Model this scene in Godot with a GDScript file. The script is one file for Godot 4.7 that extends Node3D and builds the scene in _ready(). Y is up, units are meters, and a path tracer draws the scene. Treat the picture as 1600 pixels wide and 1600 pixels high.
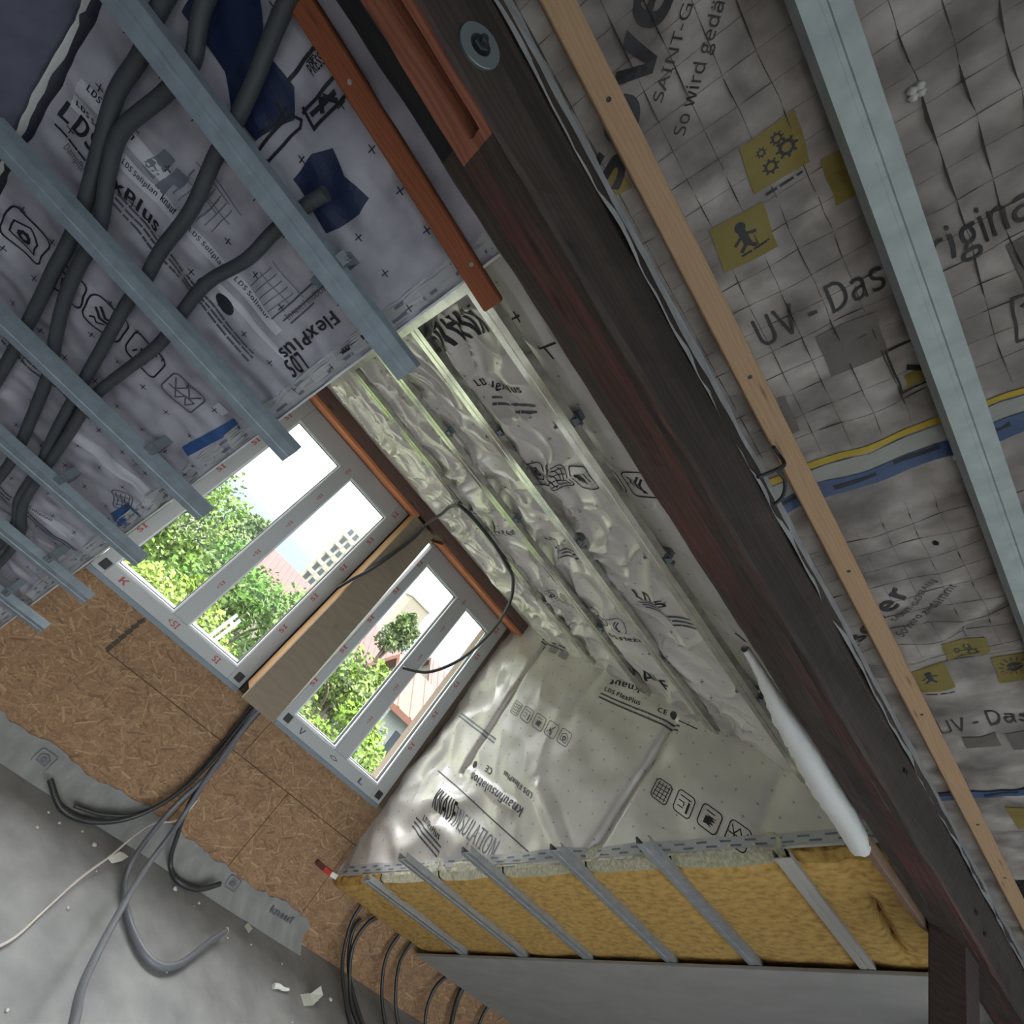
extends Node3D
# An attic under conversion: roof slope, dormer recess with two windows, purlin, membranes, profiles.
# x along the ridge, y up, z from the dormer front towards the camera; metres.

const Y0 := 0.336      # height of the roof slope where it meets the front wall
const SN := 0.62714    # sine and cosine of the roof pitch
const CS := 0.77890
const YC := 2.295      # dormer ceiling
const XL := -2.455     # left edge of the dormer
const XP := -3.31      # partition on the left

var M := {}
var rng := RandomNumberGenerator.new()
var nz := FastNoiseLite.new()
var nr := FastNoiseLite.new()


# ------------------------------------------------------------------ geometry builder
class G:
	var V := PackedVector3Array()
	var N := PackedVector3Array()
	var C := PackedColorArray()
	var I := PackedInt32Array()
	var col := Color(1, 1, 1)

	func vert(p: Vector3, n: Vector3) -> int:
		V.append(p)
		N.append(n)
		C.append(col)
		return V.size() - 1

	func idx(a: int, b: int, c: int) -> void:
		# keeps the front face on the side of the normals (Godot: clockwise)
		var g := (V[b] - V[a]).cross(V[c] - V[a])
		if g.dot(N[a] + N[b] + N[c]) > 0.0:
			I.append_array([a, c, b])
		else:
			I.append_array([a, b, c])

	func tri(a: Vector3, b: Vector3, c: Vector3, out: Vector3) -> void:
		var n := (b - a).cross(c - a).normalized()
		if n.dot(out) < 0.0:
			n = -n
		var i := vert(a, n)
		vert(b, n)
		vert(c, n)
		idx(i, i + 1, i + 2)

	func quad(a: Vector3, b: Vector3, c: Vector3, d: Vector3, out: Vector3) -> void:
		tri(a, b, c, out)
		tri(a, c, d, out)

	func box(t: Transform3D, size: Vector3, bevel := 0.002) -> void:
		var h := size * 0.5
		var b := minf(bevel, minf(h.x, minf(h.y, h.z)) * 0.9)
		var P := func(ax: int, s: Vector3) -> Vector3:
			var q := Vector3(s.x * (h.x - b), s.y * (h.y - b), s.z * (h.z - b))
			q[ax] = s[ax] * h[ax]
			return t * q
		for ax in 3:
			var u := (ax + 1) % 3
			var w := (ax + 2) % 3
			for s in [-1.0, 1.0]:
				var k := []
				for e in [[-1.0, -1.0], [1.0, -1.0], [1.0, 1.0], [-1.0, 1.0]]:
					var sg := Vector3()
					sg[ax] = s
					sg[u] = e[0]
					sg[w] = e[1]
					k.append(P.call(ax, sg))
				var o := Vector3()
				o[ax] = s
				quad(k[0], k[1], k[2], k[3], t.basis * o)
			if b > 0.0:
				for s in [-1.0, 1.0]:
					for r in [-1.0, 1.0]:
						var k2 := []
						for e in [[ax, -1.0], [u, -1.0], [u, 1.0], [ax, 1.0]]:
							var sg := Vector3()
							sg[ax] = s
							sg[u] = r
							sg[w] = e[1]
							k2.append(P.call(e[0], sg))
						var o := Vector3()
						o[ax] = s
						o[u] = r
						quad(k2[0], k2[1], k2[2], k2[3], t.basis * o)
		if b > 0.0:
			for i in 8:
				var sg := Vector3(1 if i & 1 else -1, 1 if i & 2 else -1, 1 if i & 4 else -1)
				tri(P.call(0, sg), P.call(1, sg), P.call(2, sg), t.basis * sg)

	func ab(lo: Vector3, hi: Vector3, bevel := 0.002) -> void:
		box(Transform3D(Basis(), (lo + hi) * 0.5), hi - lo, bevel)

	func bar(a: Vector3, b: Vector3, up: Vector3, w: float, h: float, bevel := 0.001) -> void:
		var x := (b - a).normalized()
		var z := x.cross(up).normalized()
		box(Transform3D(Basis(x, z.cross(x), z), (a + b) * 0.5), Vector3((b - a).length(), h, w), bevel)

	func extrude(prof: PackedVector2Array, o: Vector3, ax: Vector3, ay: Vector3, along: Vector3) -> void:
		var n := prof.size()
		var area := 0.0
		for i in n:
			area += prof[i].cross(prof[(i + 1) % n])
		for i in n:
			var a := prof[i]
			var b := prof[(i + 1) % n]
			var e := (b - a)
			var nn := Vector2(e.y, -e.x) * signf(area)
			var p := o + ax * a.x + ay * a.y
			var q := o + ax * b.x + ay * b.y
			quad(p, q, q + along, p + along, ax * nn.x + ay * nn.y)
		var tr := Geometry2D.triangulate_polygon(prof)
		for i in range(0, tr.size(), 3):
			var k := []
			for j in 3:
				k.append(o + ax * prof[tr[i + j]].x + ay * prof[tr[i + j]].y)
			tri(k[0], k[1], k[2], -along)
			tri(k[0] + along, k[1] + along, k[2] + along, along)

	func tube(pts: PackedVector3Array, r: float, sides := 10, r_end := -1.0) -> void:
		var up := Vector3(0.3, 0.9, 0.31).normalized()
		var base := V.size()
		var n := pts.size()
		for i in n:
			var d := (pts[mini(i + 1, n - 1)] - pts[maxi(i - 1, 0)]).normalized()
			var x := d.cross(up).normalized()
			if x.length() < 0.5:
				x = d.cross(Vector3.RIGHT).normalized()
			up = x.cross(d).normalized()
			var rr := r if r_end < 0.0 else lerpf(r, r_end, float(i) / (n - 1))
			for k in sides:
				var a := TAU * k / sides
				var nn := x * cos(a) + up * sin(a)
				vert(pts[i] + nn * rr, nn)
		for i in n - 1:
			for k in sides:
				var a := base + i * sides + k
				var b := base + i * sides + (k + 1) % sides
				idx(a, b, b + sides)
				idx(a, b + sides, a + sides)
		for e in [0, n - 1]:
			var o: Vector3 = (pts[0] - pts[1]) if e == 0 else (pts[n - 1] - pts[n - 2])
			for k in sides:
				tri(pts[e], V[base + e * sides + k], V[base + e * sides + (k + 1) % sides], o)

	func lathe(o: Vector3, axis: Vector3, prof: PackedVector2Array, sides := 24) -> void:
		# profile: x = radius, y = along the axis
		var u := axis.cross(Vector3(0.31, 0.2, 0.93)).normalized()
		var w := axis.cross(u)
		for i in prof.size() - 1:
			var a := prof[i]
			var b := prof[i + 1]
			for k in sides:
				var t0 := TAU * k / sides
				var t1 := TAU * (k + 1) / sides
				var d0 := u * cos(t0) + w * sin(t0)
				var d1 := u * cos(t1) + w * sin(t1)
				var e := b - a
				quad(o + d0 * a.x + axis * a.y, o + d1 * a.x + axis * a.y, o + d1 * b.x + axis * b.y, o + d0 * b.x + axis * b.y, (d0 + d1) * e.y - axis * e.x * 2.0)

	func blob(c: Vector3, r: Vector3, noise: FastNoiseLite, amp: float, seg := 12) -> void:
		var base := V.size()
		for i in seg + 1:
			for k in seg * 2:
				var th := PI * i / seg
				var ph := TAU * k / (seg * 2)
				var d := Vector3(sin(th) * cos(ph), cos(th), sin(th) * sin(ph))
				var f := 1.0 + amp * noise.get_noise_3d(d.x * 90 + c.x * 777, d.y * 90 + c.y * 777, d.z * 90 + c.z * 777)
				vert(c + d * r * f, (d / r).normalized())
		for i in seg:
			for k in seg * 2:
				var a := base + i * seg * 2 + k
				var b := base + i * seg * 2 + (k + 1) % (seg * 2)
				idx(a, b, b + seg * 2)
				idx(a, b + seg * 2, a + seg * 2)

	func mesh() -> ArrayMesh:
		var m := ArrayMesh.new()
		var a := []
		a.resize(Mesh.ARRAY_MAX)
		a[Mesh.ARRAY_VERTEX] = V
		a[Mesh.ARRAY_NORMAL] = N
		a[Mesh.ARRAY_COLOR] = C
		a[Mesh.ARRAY_INDEX] = I
		m.add_surface_from_arrays(Mesh.PRIMITIVE_TRIANGLES, a)
		return m


# ------------------------------------------------------------------ a surface that prints can be laid on
class Surf:
	var o: Vector3
	var u: Vector3
	var v: Vector3
	var n: Vector3
	var f: Callable

	func _init(o_: Vector3, u_: Vector3, v_: Vector3, n_: Vector3, f_: Callable) -> void:
		o = o_
		u = u_
		v = v_
		n = n_
		f = f_

	func at(p: Vector2, h := 0.0) -> Vector3:
		return o + u * p.x + v * p.y + n * (f.call(p.x, p.y) + h)

	func tri(g: G, a: Vector2, b: Vector2, c: Vector2, h: float, cell: float, depth := 0) -> void:
		var ab := a.distance_squared_to(b)
		var bc := b.distance_squared_to(c)
		var ca := c.distance_squared_to(a)
		var m := maxf(ab, maxf(bc, ca))
		if m > cell * cell and depth < 9:
			if m == ab:
				var q := (a + b) * 0.5
				tri(g, a, q, c, h, cell, depth + 1)
				tri(g, q, b, c, h, cell, depth + 1)
			elif m == bc:
				var q := (b + c) * 0.5
				tri(g, a, b, q, h, cell, depth + 1)
				tri(g, a, q, c, h, cell, depth + 1)
			else:
				var q := (c + a) * 0.5
				tri(g, a, b, q, h, cell, depth + 1)
				tri(g, q, b, c, h, cell, depth + 1)
			return
		g.tri(at(a, h), at(b, h), at(c, h), n)

	func poly(g: G, p: PackedVector2Array, h := 0.0018, cell := 0.016) -> void:
		var t := Geometry2D.triangulate_polygon(p)
		for i in range(0, t.size(), 3):
			tri(g, p[t[i]], p[t[i + 1]], p[t[i + 2]], h, cell)

	func stroke(g: G, p: PackedVector2Array, w: float, h := 0.002) -> void:
		for i in p.size() - 1:
			var d := (p[i + 1] - p[i])
			if d.length() < 0.0005:
				continue
			var s := d.normalized() * w * 0.4
			var x := d.normalized().orthogonal() * w * 0.5
			var a := p[i] - s
			var b := p[i + 1] + s
			tri(g, a - x, b - x, b + x, h, 0.018)
			tri(g, a - x, b + x, a + x, h, 0.018)


# ------------------------------------------------------------------ nodes
func thing(called: String, label: String, category: String, at := Vector3.ZERO, group := "") -> Node3D:
	var o := Node3D.new()
	o.name = numbered(called)
	o.position = at
	add_child(o)
	tag(o, label, category, group)
	return o


func numbered(called: String) -> String:
	if not has_node(NodePath(called)):
		return called
	var k := 1
	while has_node(NodePath("%s_%03d" % [called, k])):
		k += 1
	return "%s_%03d" % [called, k]


func tag(o: Node, label: String, category: String, group := "", kind := "") -> Node:
	o.set_meta("label", label)
	o.set_meta("category", category)
	if group:
		o.set_meta("group", group)
	if kind:
		o.set_meta("kind", kind)
	return o


func part(called: String, g: G, mat: Material, parent: Node = null) -> MeshInstance3D:
	var o := MeshInstance3D.new()
	if parent == null:
		o.name = numbered(called)
		add_child(o)
	else:
		var k := 1
		var nm := called
		while parent.has_node(NodePath(nm)):
			nm = "%s_%03d" % [called, k]
			k += 1
		o.name = nm
		parent.add_child(o, true)
	o.mesh = g.mesh()
	o.material_override = null
	o.mesh.surface_set_material(0, mat)
	return o


func struct_node(called: String, label: String, category: String) -> Node3D:
	var o := thing(called, label, category)
	o.set_meta("kind", "structure")
	return o


func SL(x: float, s: float, h := 0.0) -> Vector3:
	return Vector3(x, Y0 + s * SN - h * CS, s * CS + h * SN)


func spline(p: Array, per := 8) -> PackedVector3Array:
	var out := PackedVector3Array()
	var n := p.size()
	for i in n - 1:
		var a: Vector3 = p[maxi(i - 1, 0)]
		var b: Vector3 = p[i]
		var c: Vector3 = p[i + 1]
		var d: Vector3 = p[mini(i + 2, n - 1)]
		for k in per:
			out.append(b.cubic_interpolate(c, a, d, float(k) / per))
	out.append(p[n - 1])
	return out


# ------------------------------------------------------------------ materials
func mat(c: Color, rough := 0.7, metal := 0.0, spec := 0.5) -> StandardMaterial3D:
	var m := StandardMaterial3D.new()
	m.albedo_color = c
	m.roughness = rough
	m.metallic = metal
	m.metallic_specular = spec
	return m


func noise_tex(freq: float, oct: int, cols: Array, sz := 512, sd := 1, typ := FastNoiseLite.TYPE_SIMPLEX_SMOOTH) -> NoiseTexture2D:
	var t := NoiseTexture2D.new()
	var n := FastNoiseLite.new()
	n.seed = sd
	n.noise_type = typ
	n.frequency = freq
	n.fractal_octaves = oct
	t.noise = n
	t.width = sz
	t.height = sz
	t.seamless = true
	if cols.size():
		var gr := Gradient.new()
		gr.offsets = PackedFloat32Array()
		gr.colors = PackedColorArray()
		var of := PackedFloat32Array()
		var cc := PackedColorArray()
		for i in cols.size():
			of.append(float(i) / (cols.size() - 1))
			cc.append(cols[i])
		gr.offsets = of
		gr.colors = cc
		t.color_ramp = gr
	return t


func tri_mat(tex: Texture2D, scale: Vector3, rough := 0.8, world := true, tint := Color.WHITE) -> StandardMaterial3D:
	var m := mat(tint, rough)
	m.albedo_texture = tex
	m.uv1_triplanar = true
	m.uv1_world_triplanar = world
	m.uv1_scale = scale
	m.uv1_triplanar_sharpness = 6.0
	return m


func wood_image(a: Color, b: Color, k: Color, sd: int, knots := 3, w := 512, h := 256) -> ImageTexture:
	# grain along u
	var im := Image.create(w, h, false, Image.FORMAT_RGB8)
	var n := FastNoiseLite.new()
	n.seed = sd
	n.frequency = 0.012
	n.fractal_octaves = 3
	var r := RandomNumberGenerator.new()
	r.seed = sd
	var kn := []
	for i in knots:
		kn.append(Vector2(r.randf() * w, r.randf() * h))
	for y in h:
		for x in w:
			var yy := float(y)
			var dark := 0.0
			for q in kn:
				var dx: float = (x - q.x) * 0.5
				var dy: float = yy - q.y
				var d2 := dx * dx + dy * dy
				yy += signf(dy) * 9.0 * exp(-d2 / 220.0)
				dark = maxf(dark, exp(-d2 / 26.0))
			var g := 0.5 + 0.5 * sin(yy * 0.42 + 7.0 * n.get_noise_2d(x * 0.35, yy * 1.4))
			var f := 0.5 + 0.5 * n.get_noise_2d(x * 1.1, yy * 16.0)
			var t := clampf(0.55 * g + 0.45 * f, 0.0, 1.0)
			im.set_pixel(x, y, a.lerp(b, t).lerp(k, dark))
	return ImageTexture.create_from_image(im)


func osb_image() -> ImageTexture:
	var w := 1024
	var im := Image.create(w, w, false, Image.FORMAT_RGB8)
	im.fill(Color(0.50, 0.40, 0.30))
	var r := RandomNumberGenerator.new()
	r.seed = 77
	var tones := [Color(0.60, 0.48, 0.36), Color(0.54, 0.42, 0.31), Color(0.65, 0.54, 0.41), Color(0.48, 0.37, 0.27), Color(0.57, 0.45, 0.33), Color(0.53, 0.41, 0.30), Color(0.43, 0.33, 0.24)]
	for i in 5200:
		var cx := r.randf() * w
		var cy := r.randf() * w
		var l := r.randf_range(14, 50)
		var b := r.randf_range(2.5, 7.0)
		var an := r.randfn(0.0, 0.75)
		var ca := cos(an)
		var sa := sin(an)
		var c: Color = tones[r.randi() % tones.size()]
		c = c.lerp(Color(0.54, 0.42, 0.31), r.randf() * 0.75)
		var ex := int(absf(l * ca) + absf(b * sa)) + 1
		var ey := int(absf(l * sa) + absf(b * ca)) + 1
		for y in range(-ey, ey + 1, 1):
			for x in range(-ex, ex + 1, 1):
				var p := x * ca + y * sa
				var q := -x * sa + y * ca
				if absf(p) < l * (1.0 - 0.2 * absf(q) / b) and absf(q) < b:
					var sh := 1.0 - 0.16 * float(q > b - 1.6) + 0.05 * sin(q * 2.1 + i)
					im.set_pixel(posmod(int(cx) + x, w), posmod(int(cy) + y, w), c * sh)
	return ImageTexture.create_from_image(im)


func make_materials() -> void:
	M.osb = tri_mat(ImageTexture.new(), Vector3(1, 1, 1), 0.85)
	M.osb.albedo_texture = osb_image()
	M.osb.uv1_scale = Vector3(1.05, 1.05, 1.05)
	M.core = mat(Color(0.50, 0.42, 0.36), 0.9)
	M.reveal = mat(Color(0.37, 0.315, 0.265), 0.9)
	M.gap = mat(Color(0.07, 0.06, 0.05), 0.95)
	# concrete floor
	M.floor = tri_mat(noise_tex(0.008, 6, [Color(0.42, 0.42, 0.42), Color(0.48, 0.48, 0.48), Color(0.53, 0.53, 0.525)], 1024, 3), Vector3(0.5, 0.5, 0.5), 0.75)
	M.floor.heightmap_enabled = true
	M.floor.heightmap_texture = noise_tex(0.05, 4, [], 512, 5)
	M.floor.heightmap_scale = 0.25
	M.concrete = tri_mat(noise_tex(0.03, 4, [Color(0.42, 0.42, 0.41), Color(0.51, 0.51, 0.50)], 512, 9), Vector3(0.7, 0.7, 0.7), 0.8)
	# membranes
	M.lds = tri_mat(noise_tex(0.006, 5, [Color(0.50, 0.49, 0.52), Color(0.63, 0.62, 0.65), Color(0.72, 0.71, 0.74)], 1024, 11), Vector3(0.8, 0.8, 0.8), 0.55)
	M.foil = tri_mat(noise_tex(0.010, 4, [Color(0.74, 0.715, 0.685), Color(0.82, 0.80, 0.775)], 512, 13), Vector3(0.8, 0.8, 0.8), 0.28)
	M.foil.metallic = 0.10
	M.foil.clearcoat_enabled = true
	M.foil.clearcoat = 0.25
	M.foil.clearcoat_roughness = 0.2
	M.iso = tri_mat(noise_tex(0.007, 6, [Color(0.33, 0.30, 0.28), Color(0.54, 0.505, 0.475), Color(0.74, 0.71, 0.68)], 1024, 17), Vector3(0.9, 0.9, 0.9), 0.6)
	M.pale = tri_mat(noise_tex(0.012, 4, [Color(0.62, 0.62, 0.59), Color(0.74, 0.74, 0.71)], 512, 19), Vector3(1, 1, 1), 0.5)
	M.flap = tri_mat(noise_tex(0.02, 4, [Color(0.46, 0.455, 0.45), Color(0.60, 0.595, 0.585)], 512, 20), Vector3(1, 1, 1), 0.5)
	M.paper_foil = mat(Color(0.84, 0.84, 0.82), 0.5)
	M.tape = mat(Color(0.66, 0.66, 0.66), 0.4)
	M.bluetape = mat(Color(0.18, 0.27, 0.41), 0.45)
	M.white_band = mat(Color(0.56, 0.56, 0.53), 0.6)
	# print colours
	M.ink = mat(Color(0.10, 0.10, 0.12), 0.6)
	M.ink_soft = mat(Color(0.30, 0.30, 0.33), 0.6)
	M.ink_faint = mat(Color(0.42, 0.44, 0.48), 0.6)
	M.ink_iso = mat(Color(0.15, 0.14, 0.14), 0.6)
	M.navy = mat(Color(0.10, 0.15, 0.27), 0.5)
	M.blue_ink = mat(Color(0.16, 0.30, 0.50), 0.5)
	M.yellow = mat(Color(0.47, 0.41, 0.16), 0.6)
	M.yellow_line = mat(Color(0.66, 0.56, 0.14), 0.6)
	M.brown_ink = mat(Color(0.36, 0.33, 0.30), 0.6)
	M.grid_ink = mat(Color(0.44, 0.42, 0.40), 0.6)
	M.red_ink = mat(Color(0.62, 0.28, 0.27), 0.5)
	M.strip = mat(Color(0.74, 0.74, 0.76), 0.5)
	# metals
	M.galv = mat(Color(0.70, 0.71, 0.71), 0.5, 0.55)
	M.galv.albedo_texture = noise_tex(0.02, 3, [Color(0.82, 0.82, 0.82), Color(1, 1, 1)], 256, 23)
	M.galv.uv1_triplanar = true
	M.galv.uv1_scale = Vector3(3, 3, 3)
	M.galv_matt = M.galv.duplicate()
	M.galv_matt.roughness = 0.6
	M.galv_matt.metallic = 0.45
	M.galv_matt.albedo_color = Color(0.64, 0.69, 0.72)
	M.galv_pale = M.galv_matt.duplicate()
	M.galv_pale.albedo_color = Color(0.70, 0.735, 0.72)
	M.galv_pale.metallic = 0.3
	M.galv_shine = M.galv.duplicate()
	M.galv_shine.roughness = 0.24
	M.galv_shine.metallic = 0.9
	M.galv_shine.albedo_color = Color(0.80, 0.80, 0.77)
	M.dusty = mat(Color(0.62, 0.60, 0.57), 0.8)
	M.zinc = mat(Color(0.50, 0.54, 0.54), 0.5, 0.6)
	M.steel_dark = mat(Color(0.24, 0.26, 0.27), 0.5, 0.6)
	M.hanger = mat(Color(0.50, 0.53, 0.55), 0.5, 0.6)
	# woods
	M.pine = tri_mat(wood_image(Color(0.64, 0.51, 0.38), Color(0.71, 0.59, 0.45), Color(0.45, 0.32, 0.21), 31), Vector3(1.0, 9, 9), 0.75)
	M.orange = tri_mat(wood_image(Color(0.50, 0.27, 0.15), Color(0.60, 0.35, 0.21), Color(0.36, 0.18, 0.10), 37, 2), Vector3(1.2, 9, 9), 0.75)
	M.plywood = tri_mat(wood_image(Color(0.50, 0.45, 0.38), Color(0.535, 0.48, 0.41), Color(0.46, 0.40, 0.33), 41, 1), Vector3(1.0, 1.2, 1.0), 0.8)
	M.lath = mat(Color(0.50, 0.40, 0.33), 0.85)
	M.ply_edge_lit = mat(Color(0.72, 0.56, 0.40), 0.8)  # paler than the plywood: window light put into the side colour
	M.old_plain = tri_mat(wood_image(Color(0.145, 0.105, 0.09), Color(0.26, 0.185, 0.16), Color(0.07, 0.05, 0.045), 43, 4), Vector3(0.7, 4, 4), 0.72)
	M.old = tri_mat(wood_image(Color(0.50, 0.36, 0.29), Color(0.66, 0.49, 0.41), Color(0.33, 0.23, 0.19), 44, 4), Vector3(0.7, 4, 4), 0.72)
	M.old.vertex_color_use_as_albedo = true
	M.header = tri_mat(wood_image(Color(0.33, 0.24, 0.21), Color(0.45, 0.34, 0.30), Color(0.20, 0.13, 0.11), 47, 3), Vector3(0.8, 4, 4), 0.75)
	M.header_lit = tri_mat(wood_image(Color(0.66, 0.38, 0.25), Color(0.78, 0.50, 0.34), Color(0.5, 0.28, 0.17), 53, 3), Vector3(0.8, 8, 8), 0.75)  # header wood with the window light put into its colour
	# wool
	M.wool = tri_mat(noise_tex(0.02, 6, [Color(0.52, 0.39, 0.19), Color(0.71, 0.565, 0.30), Color(0.78, 0.645, 0.38)], 1024, 59), Vector3(1.1, 1.1, 1.1), 0.95)
	M.wool.heightmap_enabled = true
	M.wool.heightmap_texture = noise_tex(0.06, 5, [], 512, 61)
	M.wool.heightmap_scale = 0.3
	M.fleece = tri_mat(noise_tex(0.05, 5, [Color(0.60, 0.58, 0.48), Color(0.82, 0.80, 0.72)], 512, 63), Vector3(2, 2, 2), 0.95)
	M.board = tri_mat(noise_tex(0.01, 5, [Color(0.55, 0.54, 0.52), Color(0.61, 0.595, 0.575)], 512, 67), Vector3(0.8, 0.8, 0.8), 0.85)
	# windows
	M.pvc = mat(Color(0.66, 0.67, 0.67), 0.4)
	M.bead = mat(Color(0.86, 0.87, 0.88), 0.3)
	M.gasket = mat(Color(0.12, 0.13, 0.14), 0.6)
	M.corner = mat(Color(0.17, 0.18, 0.18), 0.6)
	M.glass = mat(Color(0.96, 0.98, 0.98, 0.04), 0.0)
	M.glass.transparency = BaseMaterial3D.TRANSPARENCY_ALPHA
	M.joint = mat(Color(0.27, 0.24, 0.20), 0.9)
	M.sealband = mat(Color(0.45, 0.50, 0.54), 0.5)
	# cables
	M.conduit = mat(Color(0.24, 0.25, 0.26), 0.6)
	M.cable = mat(Color(0.17, 0.175, 0.18), 0.45)
	M.cable_grey = mat(Color(0.36, 0.37, 0.39), 0.45)
	M.wire_white = mat(Color(0.74, 0.70, 0.67), 0.5)
	M.paper = mat(Color(0.83, 0.83, 0.80), 0.8)
	M.card = mat(Color(0.70, 0.72, 0.66), 0.8)
	M.crumb = mat(Color(0.72, 0.71, 0.68), 0.9)
	M.plaster = tri_mat(noise_tex(0.02, 4, [Color(0.36, 0.37, 0.43), Color(0.43, 0.44, 0.50)], 512, 71), Vector3(1, 1, 1), 0.9)  # grey-blue tone holds the corner shade and bluish haze
	M.red = mat(Color(0.66, 0.16, 0.15), 0.5)
	M.dark_red = mat(Color(0.30, 0.12, 0.11), 0.5)
	# outside
	M.leaf = mat(Color(0.66, 0.66, 0.52), 0.8, 0.0, 0.2)
	M.leaf.vertex_color_use_as_albedo = true
	M.leaf.backlight_enabled = true
	M.leaf.backlight = Color(0.35, 0.35, 0.35)
	M.bark = mat(Color(0.25, 0.20, 0.15), 0.9)
	M.rooftile = tri_mat(noise_tex(0.02, 4, [Color(0.20, 0.095, 0.075), Color(0.25, 0.125, 0.10)], 256, 73), Vector3(0.3, 0.3, 0.3), 0.8)
	M.roof_orange = tri_mat(noise_tex(0.02, 4, [Color(0.27, 0.14, 0.085), Color(0.31, 0.17, 0.11)], 256, 74), Vector3(0.3, 0.3, 0.3), 0.8)
	M.render_wall = mat(Color(0.38, 0.36, 0.33), 0.9)
	M.white_wall = mat(Color(0.37, 0.385, 0.38), 0.9)
	M.rear = mat(Color(0.58, 0.57, 0.56), 0.9)
	M.beige = mat(Color(0.37, 0.345, 0.31), 0.9)
	M.far_pane = mat(Color(0.12, 0.15, 0.17), 0.3)
	M.alu = mat(Color(0.80, 0.82, 0.82), 0.4)
	M.lawn = tri_mat(noise_tex(0.02, 5, [Color(0.30, 0.33, 0.24), Color(0.42, 0.44, 0.34)], 512, 79), Vector3(0.1, 0.1, 0.1), 0.9)


# ------------------------------------------------------------------ membranes
func sheet(s: Surf, u0: float, u1: float, nu: int, vlo: Callable, vhi: Callable, nv: int) -> G:
	var g := G.new()
	var e := 0.004
	for i in nu + 1:
		var u := lerpf(u0, u1, float(i) / nu)
		var a: float = vlo.call(u)
		var b: float = vhi.call(u)
		for j in nv + 1:
			var p := Vector2(u, lerpf(a, b, float(j) / nv))
			var du: float = (s.f.call(p.x + e, p.y) - s.f.call(p.x - e, p.y)) / (2 * e)
			var dv: float = (s.f.call(p.x, p.y + e) - s.f.call(p.x, p.y - e)) / (2 * e)
			g.vert(s.at(p), (s.n - s.u * du - s.v * dv).normalized())
	for i in nu:
		for j in nv:
			var k := i * (nv + 1) + j
			g.idx(k, k + 1, k + nv + 2)
			g.idx(k, k + nv + 2, k + nv + 1)
	return g


func fold(p: Vector2, a: Vector2, b: Vector2, w: float) -> float:
	# a soft ridge along the segment a-b, 1 on the line
	var q := Geometry2D.get_closest_point_to_segment(p, a, b)
	var d := p.distance_to(q) / w
	return exp(-d * d)


func f_lds(u: float, v: float) -> float:
	return 0.010 * nz.get_noise_2d(u * 300, v * 300) + 0.006 * nr.get_noise_2d(u * 260 + 50, v * 700)


func f_iso(u: float, v: float) -> float:
	var p := Vector2(u, v)
	var h := 0.010 * nz.get_noise_2d(u * 260 + 900, v * 300) + 0.005 * nr.get_noise_2d(u * 700, v * 260)
	h += 0.020 * fold(p, Vector2(-0.98, 3.30), Vector2(-1.18, 3.62), 0.035)
	h += 0.012 * fold(p, Vector2(-0.94, 3.25), Vector2(-0.96, 3.75), 0.03)
	h += 0.010 * fold(p, Vector2(-1.76, 3.40), Vector2(-1.70, 3.52), 0.03)
	h += 0.010 * fold(p, Vector2(-1.80, 3.75), Vector2(-2.06, 3.62), 0.03)
	return h


func f_cheek(u: float, v: float) -> float:
	var p := Vector2(u, v)
	var h := 0.016 * nz.get_noise_2d(u * 110 + 40, v * 110)
	# vertical battens push through as soft valleys with sharp creases
	h -= 0.030 * fold(p, Vector2(0.385, 2.30), Vector2(0.405, 1.28), 0.018)
	h -= 0.030 * fold(p, Vector2(1.47, 2.20), Vector2(1.385, 1.45), 0.020)
	h -= 0.015 * fold(p, Vector2(1.98, 2.28), Vector2(1.955, 2.02), 0.03)
	h -= 0.012 * fold(p, Vector2(0.93, 2.3), Vector2(0.90, 1.95), 0.03)
	# tension folds fanning out of the lower corner
	var q := p - Vector2(-0.25, 0.55)
	var an := atan2(q.y, q.x)
	var r := q.length()
	var k := exp(-pow((r - 0.85) / 0.40, 2.0))
	h += 0.016 * k * sin(an * 19.0 + 3.0 * nz.get_noise_2d(u * 90, v * 90))
	h += 0.013 * (1.0 - absf(nr.get_noise_2d(u * 190 + v * 130, v * 80 - u * 60))) * clampf(1.25 - u, 0.12, 1.0)
	h += 0.020 * fold(p, Vector2(0.98, 1.52), Vector2(1.30, 1.40), 0.04)
	h += 0.016 * fold(p, Vector2(0.40, 1.30), Vector2(0.9, 1.36), 0.03)
	h *= clampf((v - Y0 - 0.805 * u) / 0.06, 0.1, 1.0)
	return h + 0.004


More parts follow.
